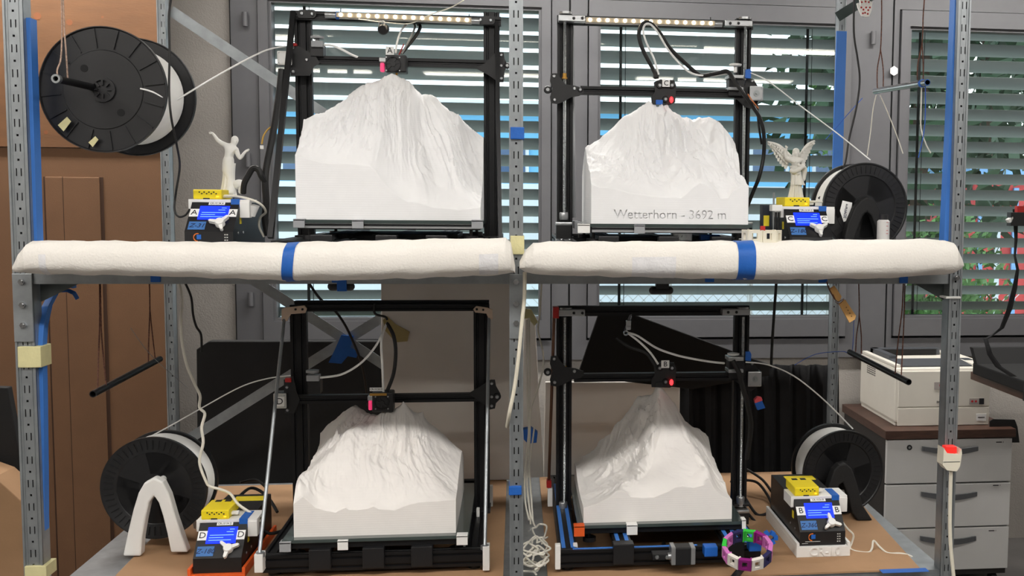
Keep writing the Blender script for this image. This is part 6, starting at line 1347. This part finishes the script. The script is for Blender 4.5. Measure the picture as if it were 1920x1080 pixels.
# dark desk and strap at the right edge
dk = thing('desk', (P(1980, 800, 1.3).x, 1.3, 0), 'dark brown desk at the right edge of the picture', 'desk')
ez = P(1900, 722, 1.25).z; ex0 = P(1888, 722, 1.25).x
one('desk_top', 'walnut', lambda b: b.bbox((ex0, 1.0, ez-0.03), (ex0+0.8, 1.56, ez), 0.003), parent=dk)
for x_ in (ex0+0.35, ex0+0.75):
    for y_ in (1.05, 1.5): one('leg', 'black_alu', lambda b: b.box((x_-0.02, y_-0.02, 0), (x_+0.02, y_+0.02, ez-0.03)), parent=dk)
ky = P(1870, 700, 1.2)
t = thing('black_case', (ex0+0.25, 1.3, ez), 'open black case on the desk at the right edge', 'case')
one('lower_shell', 'black_slot', lambda b: b.bbox((ex0-0.02, 1.08, ez+0.0005), (ex0+0.5, 1.5, ez+0.045), 0.006), parent=t)
one('upper_shell', 'black_slot', lambda b: b.prism([(ex0-0.02, 1.46, ez+0.045), (ex0+0.5, 1.46, ez+0.045), (ex0+0.5, 1.5, ez+0.10), (ex0-0.02, 1.5, ez+0.10)], (0, 0.03, 0)), parent=t)
# black strap, a twisted ribbon
b = MB(); cl = [(1903,392,9),(1904,420,8),(1905,450,6),(1903,480,4),(1908,505,6),(1902,540,9),(1892,580,10),(1878,615,8),(1862,628,4),(1848,636,8),(1856,665,10),(1872,688,12),(1900,706,12)]
L_ = []; R_ = []
for i, (x_, y_, w_) in enumerate(cl):
    Y = 0.9+0.02*math.sin(i); L_.append(P(x_-w_/2, y_, Y)); R_.append(P(x_+w_/2, y_, Y+0.012*math.cos(i*1.1)))
for i in range(len(cl)-1): b.add([L_[i], R_[i], R_[i+1], L_[i+1]], [(0, 1, 2, 3)])
o = b.build('strap', 'black_cloth', None, True, 'twisted black strap hanging at the right edge', 'strap'); md = o.modifiers.new('thick', 'SOLIDIFY'); md.thickness = 0.002
t = thing('clamp', (P(1905, 400, 0.88).x, 0.88, P(1905, 412, 0.88).z), 'black clamp with a red jaw at the right edge holding the strap', 'clamp')
rb('clamp_body', 'black_plastic', t, 1896, 398, 1950, 424, 0.86, 0.03); rb('clamp_jaw', 'red_plastic', t, 1908, 386, 1950, 399, 0.865, 0.02); one('clamp_tip', 'white_plastic', lambda b: b.prism(PP([(1890,412),(1899,406),(1901,414),(1894,418)], 0.86), (0, 0.02, 0)), parent=t)
one('clamp_arm', 'black_alu', lambda b: b.bar(P(1945, 410, 0.88), Vector((P(1945, 410, 0.88).x+0.02, 0.95, ez)), 0.015, 0.015), parent=t)
board('tablet', [(1856,790),(1862,786),(1903,787),(1908,800),(1912,830),(1856,830)], 1.66, 0.006, 'black_plastic', 'dark tablet behind the office printer at the right', 'tablet', 0.001)

# ------------------------------------------------------------------ hanging rods with strings
def hrod(p0, Ya, p1, Yb, r, m, label):
    a, c_ = P(*p0, Ya), P(*p1, Yb); t = thing('hanging_rod', (a+c_)/2, label, 'rod', 'hanging rods')
    one('tube', m, lambda b: b.ring(a, c_, r, r*0.74, 18), parent=t, smooth=True); return t
t = hrod((1641,171), 0.42, (1739,154.5), 0.10, 0.0078, 'chrome', 'chrome tube hanging on strings at the upper right')
one('blue_winding', 'blue_plastic', lambda b: (b.ring(P(1728,156.5,0.135), P(1731,156,0.125), 0.0095, 0.0075, 16)), parent=t, smooth=True)
hrod((1593,660), 0.45, (1704,716.5), 0.08, 0.0075, 'black_alu', 'black tube hanging on strings in front of the office printer')
hrod((174,739), 0.06, (300,673), 0.45, 0.0075, 'black_alu', 'black tube hanging on strings at the lower left')
cord([(1653,-10,.40),(1653,40,.40),(1651,92,.40),(1645,130,.40),(1645,168,.40)], 'string_brown', 'string at the left end of the chrome tube')
cord([(1651,92,.40),(1656,130,.39),(1656,162,.385)], 'string_brown', 'second strand at the left end of the chrome tube')
cord([(1734,-10,.15),(1731,30,.15),(1729,80,.15),(1721,120,.15),(1720,150,.15)], 'string_brown', 'string at the right end of the chrome tube')
cord([(1729,80,.15),(1731,120,.14),(1731,150,.135)], 'string_brown', 'second strand at the right end of the chrome tube')
cord([(1610,525,.42),(1611,590,.42),(1606,630,.42),(1604,664,.42)], 'string_brown', 'left string of the black tube before the office printer')
cord([(1611,590,.42),(1615,630,.41),(1615,663,.40)], 'string_brown', 'left second strand of the black tube before the office printer')
cord([(1694,528,.12),(1691,585,.12),(1684,640,.13),(1678,705,.15)], 'string_brown', 'right string of the black tube before the office printer')
cord([(1697,528,.12),(1695,600,.12),(1692,660,.12),(1690,703,.12)], 'string_brown', 'right second strand of the black tube before the office printer')
cord([(187,524,.09),(187,600,.09),(185,660,.09),(183,728,.09)], 'string_brown', 'front string of the black tube at the lower left')
cord([(188,524,.09),(190,620,.09),(194,670,.10),(199,722,.12)], 'string_brown', 'front second strand of the black tube at the lower left')
cord([(280,524,.38),(281,580,.38),(279,630,.38),(278,680,.38)], 'string_brown', 'rear string of the black tube at the lower left')
cord([(281,580,.38),(286,630,.40),(291,674,.42)], 'string_brown', 'rear second strand of the black tube at the lower left')
def fil(pts, m, label, r=0.0014): return cable('filament_strand', m, pts, r, label, 'filament', 'loose filament strands', 6)
fil([(535,87,.36),(500,94,.3),(450,118,.22),(390,152,.16),(332,187,.14)], 'filament', 'white filament from the hanging spool to the upper left printer', 0.002)
fil([(1405,136,.37),(1440,152,.36),(1500,198,.33),(1570,250,.28),(1632,300,.25)], 'filament', 'white filament from the upper right printer to its spool', 0.0017)
fil([(545,704,.37),(500,710,.36),(450,726,.36),(380,764,.37),(320,798,.38),(262,829,.39)], 'filament', 'white filament from the lower left spool to its printer', 0.0017)
fil([(1398,679,.37),(1440,684,.38),(1490,706,.4),(1545,750,.44),(1599,804,.47)], 'filament', 'white filament from the lower right printer to its spool', 0.002)
fil([(1643,178,.40),(1637,205,.40),(1632,250,.40),(1626,292,.40)], 'wire_white', 'left white strand under the chrome tube')
fil([(1650,178,.40),(1664,210,.40),(1680,250,.40),(1693,288,.40)], 'wire_white', 'slanting white strand under the chrome tube')
fil([(1728,160,.14),(1727,200,.14),(1727,240,.14),(1736,270,.14),(1745,287,.14)], 'wire_white', 'white strand at the right end of the chrome tube', 0.0018)
fil([(1735,160,.13),(1735,210,.13),(1732,250,.13),(1722,296,.13)], mat('filament_blue', (40,90,190), 0.4), 'blue strand at the right end of the chrome tube', 0.0012)
fil([(1548,262,.5),(1580,225,.5),(1617,184,.5)], 'filament_blue', 'short blue strand before the right rear post', 0.001)
fil([(1490,684,.6),(1530,664,.58),(1580,659,.5),(1597,661,.46),(1601,600,.44)], 'filament_blue', 'thin blue strand at the left end of the black tube', 0.001)
fil([(245,615,.3),(285,668,.38),(352,727,.45)], 'wire_grey', 'thin clear strand through the lower left tube', 0.0007)
fil([(870,0,.3),(845,14,.33),(800,30,.36),(770,44,.38),(730,43,.37),(672,36,.37)], 'wire_white', 'thin white wire drooping below the left light bar', 0.0014)

# ------------------------------------------------------------------ cables and cords
cable('power_cable', 'wire_white', [(334,524,.25),(341,560,.25),(339,600,.25),(341,640,.25),(350,684,.25),(365,720,.25),(375,742,.25),(374,764,.25),(384,776,.25),(378,802,.25),(381,830,.25),(374,866,.25),(386,902,.25),(394,912,.25),(414,918,.24),(432,926,.24),(446,945,.23),(470,962,.22),(488,976,.21)], 0.0034, 'white cord winding down past the lower left spool')
cable('black_cable', 'wire_black', [(344,524,.5),(358,556,.5),(362,590,.5),(368,612,.5),(377,628,.5),(378,660,.5)], 0.003, 'black cord behind the lower left spool')
cable('black_cable', 'wire_black', [(322,-10,0),(317,30,0),(318,100,0),(317,170,0),(321,220,.0),(331,270,.04),(337,312,.1),(330,360,.18),(327,392,.18),(335,406,.17),(348,403,.17),(356,392,.17)], 0.0024, 'thin black cord hanging past the big spool to box A')
cable('black_cable', 'wire_black', [(1602,-10,.3),(1601,60,.3),(1608,110,.3),(1612,150,.3),(1606,200,.3),(1592,260,.3),(1583,310,.28),(1560,350,.26),(1535,372,.25)], 0.0026, 'black cord hanging in front of the blue rear guard')
cable('black_cable', 'wire_black', [(1456,524,.8),(1452,580,.8),(1448,640,.8),(1446,690,.8)], 0.0045, 'black cord hanging below the shelf right of the lower right printer')
cable('black_cable', 'wire_black', [(575,524,.5),(600,560,.52),(630,585,.55),(655,625,.6),(680,690,.7),(690,760,.8)], 0.0035, 'black cord of the left webcam running behind the printer')
cable('cable_sleeve', 'wire_black', [(528,130,.33),(524,170,.32),(517,220,.3),(508,270,.28),(500,310,.27),(497,340,.26),(499,380,.26),(497,410,.26),(502,442,.26)], 0.008, 'thick black cable sleeve hanging beside the left strut')
cable('cable_sleeve', 'wire_black', [(498,342,.26),(490,330,.25),(484,318,.25),(474,316,.25),(466,328,.25),(458,344,.25),(456,362,.26)], 0.007, 'short black sleeve looping behind the dancing statue')
cable('connector_wire', mat('wire_yellow', (190,150,60), 0.5), [(515,235,.3),(503,242,.29),(494,255,.28),(491,270,.28)], 0.002, 'short yellow wire with a white plug left of the strut')
rbx = P(491, 275, 0.28); one('plug', 'white_plastic', lambda b: b.bbox((rbx.x-0.004, rbx.y-0.003, rbx.z-0.006), (rbx.x+0.004, rbx.y+0.003, rbx.z+0.003), 0.001), 'tiny white plug at the end of the yellow wire', 'plug')
cable('power_cable', 'cream_plastic', [(984,510,-.025),(983,560,-.025),(978,610,-.025),(971,680,-.025),(964,730,-.022),(955,775,-.02),(951,800,.02)], 0.0042, 'thick cream cord running down the centre post')
for k, (pts, lab) in enumerate((([(1016,524,.5),(1012,590,.5),(1009,620,.5),(1018,660,.5),(1018,690,.5),(1008,730,.5),(995,770,.5),(993,830,.5),(986,880,.5),(992,940,.5),(995,985,.45)], 'white cord swinging out beside the centre post'),
    ([(988,600,.5),(988,700,.5),(990,780,.5),(991,815,.5),(984,880,.5),(985,940,.5),(992,975,.45)], 'leftmost white cord of the bundle behind the centre post'),
    ([(992,596,.5),(993,700,.5),(992,790,.5),(992,860,.5),(996,930,.5),(1000,985,.45)], 'middle white cord of the bundle behind the centre post'),
    ([(1002,800,.5),(997,840,.5),(989,900,.5),(994,960,.48),(1010,1000,.4),(1024,1012,.36)], 'white cord curving from the bundle onto the shelf'))):
    cable('white_cable', 'wire_white', pts, 0.0024, lab)
rnd = random.Random(5)
for k in range(9):      # tangle of cords lying on the shelf behind the centre post
    pts = []; cx_, cy_ = rnd.uniform(992, 1010), rnd.uniform(1000, 1062)
    for i in range(9):
        a_ = rnd.uniform(0, 1)+i*0.9; q = PZ(cx_+rnd.uniform(10, 26)*math.cos(a_), min(1082, cy_+rnd.uniform(8, 22)*math.sin(a_)), ZL+0.012+0.004*k); pts.append(q)
    one('white_cable', 'wire_white', lambda b: b.tube(pts, 0.0024, 7, 6), 'one of the white cords tangled on the shelf behind the centre post', 'cable', smooth=True, group='tangled white cords')
for k, pts in enumerate(([(1370,905,.75),(1385,880,.75),(1400,860,.7)], [(1395,900,.7),(1420,905,.66),(1440,930,.6),(1450,955,.5)], [(1400,880,.72),(1430,900,.68),(1452,930,.6)], [(1398,935,.5),(1420,965,.46),(1445,960,.45)], [(1400,960,.44),(1425,985,.4),(1448,978,.4)])):
    cable('black_cable', 'wire_black', pts, 0.004, ('upper', 'second', 'third', 'fourth', 'lowest')[k]+' black cable of the bundle between printer and box marked B')
for k, pts in enumerate(([(440,940,.4),(470,915,.5),(500,930,.5),(520,960,.45)], [(480,985,.3),(505,1000,.28),(530,995,.3)], [(450,905,.6),(480,900,.62),(500,915,.6)])):
    cable('black_cable', 'wire_black', pts, 0.004, ('upper', 'lowest', 'rear')[k]+' black cable between box marked D and its printer')
# ------------------------------------------------------------------ webcams
def webcam(x0, y0, x1, y1, Y, label, mount):
    a, c_ = P(x0, y0, Y), P(x1, y1, Y); h = a.z-c_.z; t = thing('webcam', ((a.x+c_.x)/2, Y, c_.z), label, 'webcam', 'webcams watching the prints')
    r = h/2; one('body', 'black_plastic', lambda b: (b.cyl((a.x+r, Y+0.012, a.z-r), (c_.x-r, Y+0.012, a.z-r), r, 18), b.ball((a.x+r, Y+0.012, a.z-r), r, 14, 10), b.ball((c_.x-r, Y+0.012, a.z-r), r, 14, 10)), parent=t, smooth=True)
    one('lens', 'black_slot', lambda b: b.ring(((a.x+c_.x)/2, Y+0.034-r, a.z-r), ((a.x+c_.x)/2, Y+0.02, a.z-r), r*0.6, r*0.3, 18), parent=t, smooth=True)
    q0, q1 = P(mount[0], mount[1], Y), P(mount[2], mount[3], Y); one('mount', mount[4], lambda b: b.bbox((q0.x, Y-0.004, q1.z), (q1.x, Y+0.014, q0.z), 0.001), parent=t)
webcam(612, 530, 664, 546, 0.0, 'black webcam taped under the beam of the left bay', (632, 524, 650, 546, 'blue_tape'))
webcam(1218, 538, 1264, 553, 0.02, 'black webcam on a clip under the beam of the right bay', (1230, 526, 1254, 541, 'black_plastic'))
t = thing('webcam', P(718, 55, .36), 'round black camera hanging below the left light bar', 'webcam', 'webcams watching the prints')
one('body', 'black_plastic', lambda b: b.lathe([(0, -0.012), (0.010, -0.012), (0.013, -0.006), (0.012, 0.01), (0, 0.014)], P(719, 55, .36), (0.15, 1, 0.25), 20), parent=t, smooth=True)
one('mount', 'grey_plastic', lambda b: b.ring(P(715, 45, .37), P(718, 45, .375), 0.009, 0.006, 14), parent=t, smooth=True)
# ------------------------------------------------------------------ socket on the right post, bottle, tag, ornaments
t = thing('socket', P(1785, 885, -.03), 'cream multi-socket with red switches on the right post', 'socket')
one('body', 'cream_plastic', lambda b: b.prism(PP([(1770,840),(1776,850),(1798,852),(1803,842),(1804,850),(1800,874),(1794,884),(1776,882),(1768,872)], -0.045), (0, 0.036, 0)), parent=t)
one('switch', mat('red_switch', (225,45,40), 0.4, emit=(255,50,40), estr=0.35), lambda b: (lambda a, c_: b.bbox((a.x, -0.043, c_.z), (c_.x, -0.02, a.z), 0.001))(P(1774, 838, -.043), P(1794, 850, -.043)), parent=t)['label'] = 'glowing red switch'
one('seam', 'galv_dark', lambda b: b.box((P(1769,866,-.046).x, -0.0458, P(1769,867,-.046).z), (P(1800,866,-.046).x, -0.0448, P(1769,866,-.046).z)), parent=t)
cable('power_cable', 'cream_plastic', [(1783,884,-.03),(1782,920,-.03),(1781,980,-.03),(1783,1030,-.03),(1789,1090,-.03)], 0.0046, 'cream cord running down from the socket on the right post')
t = thing('bottle', (P(1656.5, 440, .10).x, .10, ZU), 'small translucent bottle with a black cap at the foot of the upper right spool', 'bottle')
q = P(1656.5, 412, .10); one('body', mat('bottle_white', (208,206,204), 0.35), lambda b: b.lathe([(0.0148, 0), (0.0148, q.z-ZU-0.004), (0.011, q.z-ZU), (0, q.z-ZU)], (q.x, .10, ZU), (0, 0, 1), 24), parent=t, smooth=True)
one('cap', 'black_plastic', lambda b: b.cyl((q.x, .10, q.z), (q.x, .10, q.z+0.012), 0.0105, 18), parent=t, smooth=True)
for dy in (5, 12, 20, 26): q2 = P(1663, 412+dy, .085); one('scale_mark', 'red_plastic', lambda b: b.box((q2.x-0.004, .0855, q2.z-0.0006), (q2.x+0.003, .0865, q2.z+0.0006)), parent=t)
t = thing('wooden_tag', P(1580, 600, .0), 'pale wooden peg and tag hanging on wire under the right beam', 'tag')
one('tag_plate', 'wood_tag', lambda b: b.prism(PP([(1573,570),(1585,562),(1605,592),(1603,599),(1593,605)], -0.005), (0, 0.005, 0)), parent=t)
one('peg', 'wood_tag', lambda b: b.prism(PP([(1555,542),(1565,536),(1578,556),(1574,566),(1565,560)], -0.011), (0, 0.006, 0)), parent=t)
one('wire_wrap', 'rust_rod', lambda b: (b.tube(PP([(1562,552),(1570,566),(1582,560),(1574,570),(1566,566)], -0.013), 0.0008, 5, 4), b.tube(PP([(1550,528),(1556,545),(1566,562)], -0.012), 0.0016, 6, 4)), parent=t)
for k in range(4): text_mesh('pencil_mark', 'x', P(1587+k*3.2, 576+k*5.5, -0.0055), 0.006, 'ink', t)
t = thing('hand_ornament', P(1621, 30, .80), 'white hand shaped ornament with red pattern at the top of the rear post', 'ornament')
hp = [(1616,30),(1609,14),(1607,6),(1610,5),(1614,12),(1612,-2),(1616,-3),(1619,9),(1619,-8),(1623,-8),(1624,9),(1627,-5),(1631,-4),(1629,12),(1632,2),(1636,4),(1634,20),(1630,31),(1622,32)]
one('cutout', 'statue_white', lambda b: b.prism(PP(hp, .80), (0, 0.008, 0)), parent=t)
for x_, y_ in ((1615,14),(1619,18),(1624,14),(1628,19),(1622,24),(1627,26),(1618,25),(1631,14),(1623,3),(1616,4),(1629,4)): one('red_mark', 'red_plastic', lambda b: b.cyl(P(x_, y_, .7985), P(x_, y_, .8005), 0.003, 6), parent=t)
q = P(1676, 133, WY-0.021); one('hexagon_sticker', 'paper', lambda b: b.prism([(q.x+0.019*math.cos(a_), q.y, q.z+0.021*math.sin(a_)) for a_ in [math.radians(30+60*i) for i in range(6)]], (0, -0.003, 0)), 'white hexagon stuck on the window frame', 'sticker')
t = thing('clip_block', P(1424, 765, .33), 'small red and blue block hanging on cables at the lower right printer', 'clip')
one('blue_half', 'blue_plastic', lambda b: b.prism(PP([(1416,756),(1429,751),(1435,765),(1421,769)], .33), (0, 0.014, 0)), parent=t); one('red_half', mat('coral', (226,84,92), 0.5), lambda b: b.prism(PP([(1415,750),(1421,744),(1428,745),(1430,751),(1416,756)], .33), (0, 0.014, 0)), parent=t)

# ------------------------------------------------------------------ link rings
def link_ring(c_, R, n, h, th, mats_, label, name, tilt=None):
    t = thing(name, c_, label, 'link ring')
    for k in range(n):
        a_ = 2*math.pi*k/n+0.2; d = Vector((math.cos(a_), math.sin(a_), 0)); e = Vector((-math.sin(a_), math.cos(a_), 0)); L_ = 2*R*math.tan(math.pi/n)*0.96; u = Vector((0, 0, 1))
        if tilt: M_ = tilt; 
        rot = Matrix((e, d, u)).transposed()
        def fr(b):
            for sz, oz in (((L_, th, h*0.22), h*0.39), ((L_, th, h*0.22), -h*0.39)): b.cbox(c_+d*R+u*oz+u*h*0.5, sz, rot)
            for s in (-1, 1): b.cbox(c_+d*R+e*(s*L_*0.36)+u*h*0.5, (L_*0.28, th, h*0.56), rot)
            b.cbox(c_+d*(R-th*0.2)+e*(L_*0.5)+u*h*0.5, (L_*0.12, th*1.3, h*1.06), rot)
        one('link', mats_[k % len(mats_)], fr, parent=t)
    if tilt: t.rotation_euler = tilt
    return t
fz_ = P(1428, 456, -0.085).z
link_ring(Vector((P(1428, 440, -.045).x, -.045, P(1428, 455, -0.085).z)), 0.0375, 8, 0.026, 0.007, ['cream_plastic'], 'cream white ring of chain links lying on the right foam roll', 'link_ring')
one('chain_bead', 'red_plastic', lambda b: b.cbox(P(1430, 428, -.03), (0.010, 0.008, 0.010)), 'red piece inside the cream link ring', 'bead')
mat('link_green', (60,200,70), 0.45); mat('link_magenta', (140,28,120), 0.45); mat('link_pink', (206,120,190), 0.45); mat('link_navy', (42,40,86), 0.45); mat('link_white', (232,226,218), 0.45)
rc = Vector((P(1401, 1020, -.03).x, -.03, P(1401, 1040, -.03).z))
link_ring(rc, 0.052, 12, 0.028, 0.009, ['link_pink', 'link_magenta', 'link_green', 'link_navy', 'link_pink', 'link_green', 'link_pink', 'link_white', 'link_magenta', 'link_white', 'link_navy', 'link_pink'], 'colourful ring of chain links at the front of the lower right printer', 'link_ring', (0.34, -0.06, 0))
b = MB(); q = P(1443, 1008, .10)
for k in range(6): a_ = 2*math.pi*k/6; b.cbox(q+Vector((0.014*math.cos(a_), 0, 0.012*math.sin(a_))), (0.010, 0.014, 0.010), Matrix.Rotation(-a_, 3, 'Y'))
b.build('blue_clip', 'blue_plastic', None, False, 'bright blue gear shaped clip beside the colourful ring', 'clip')
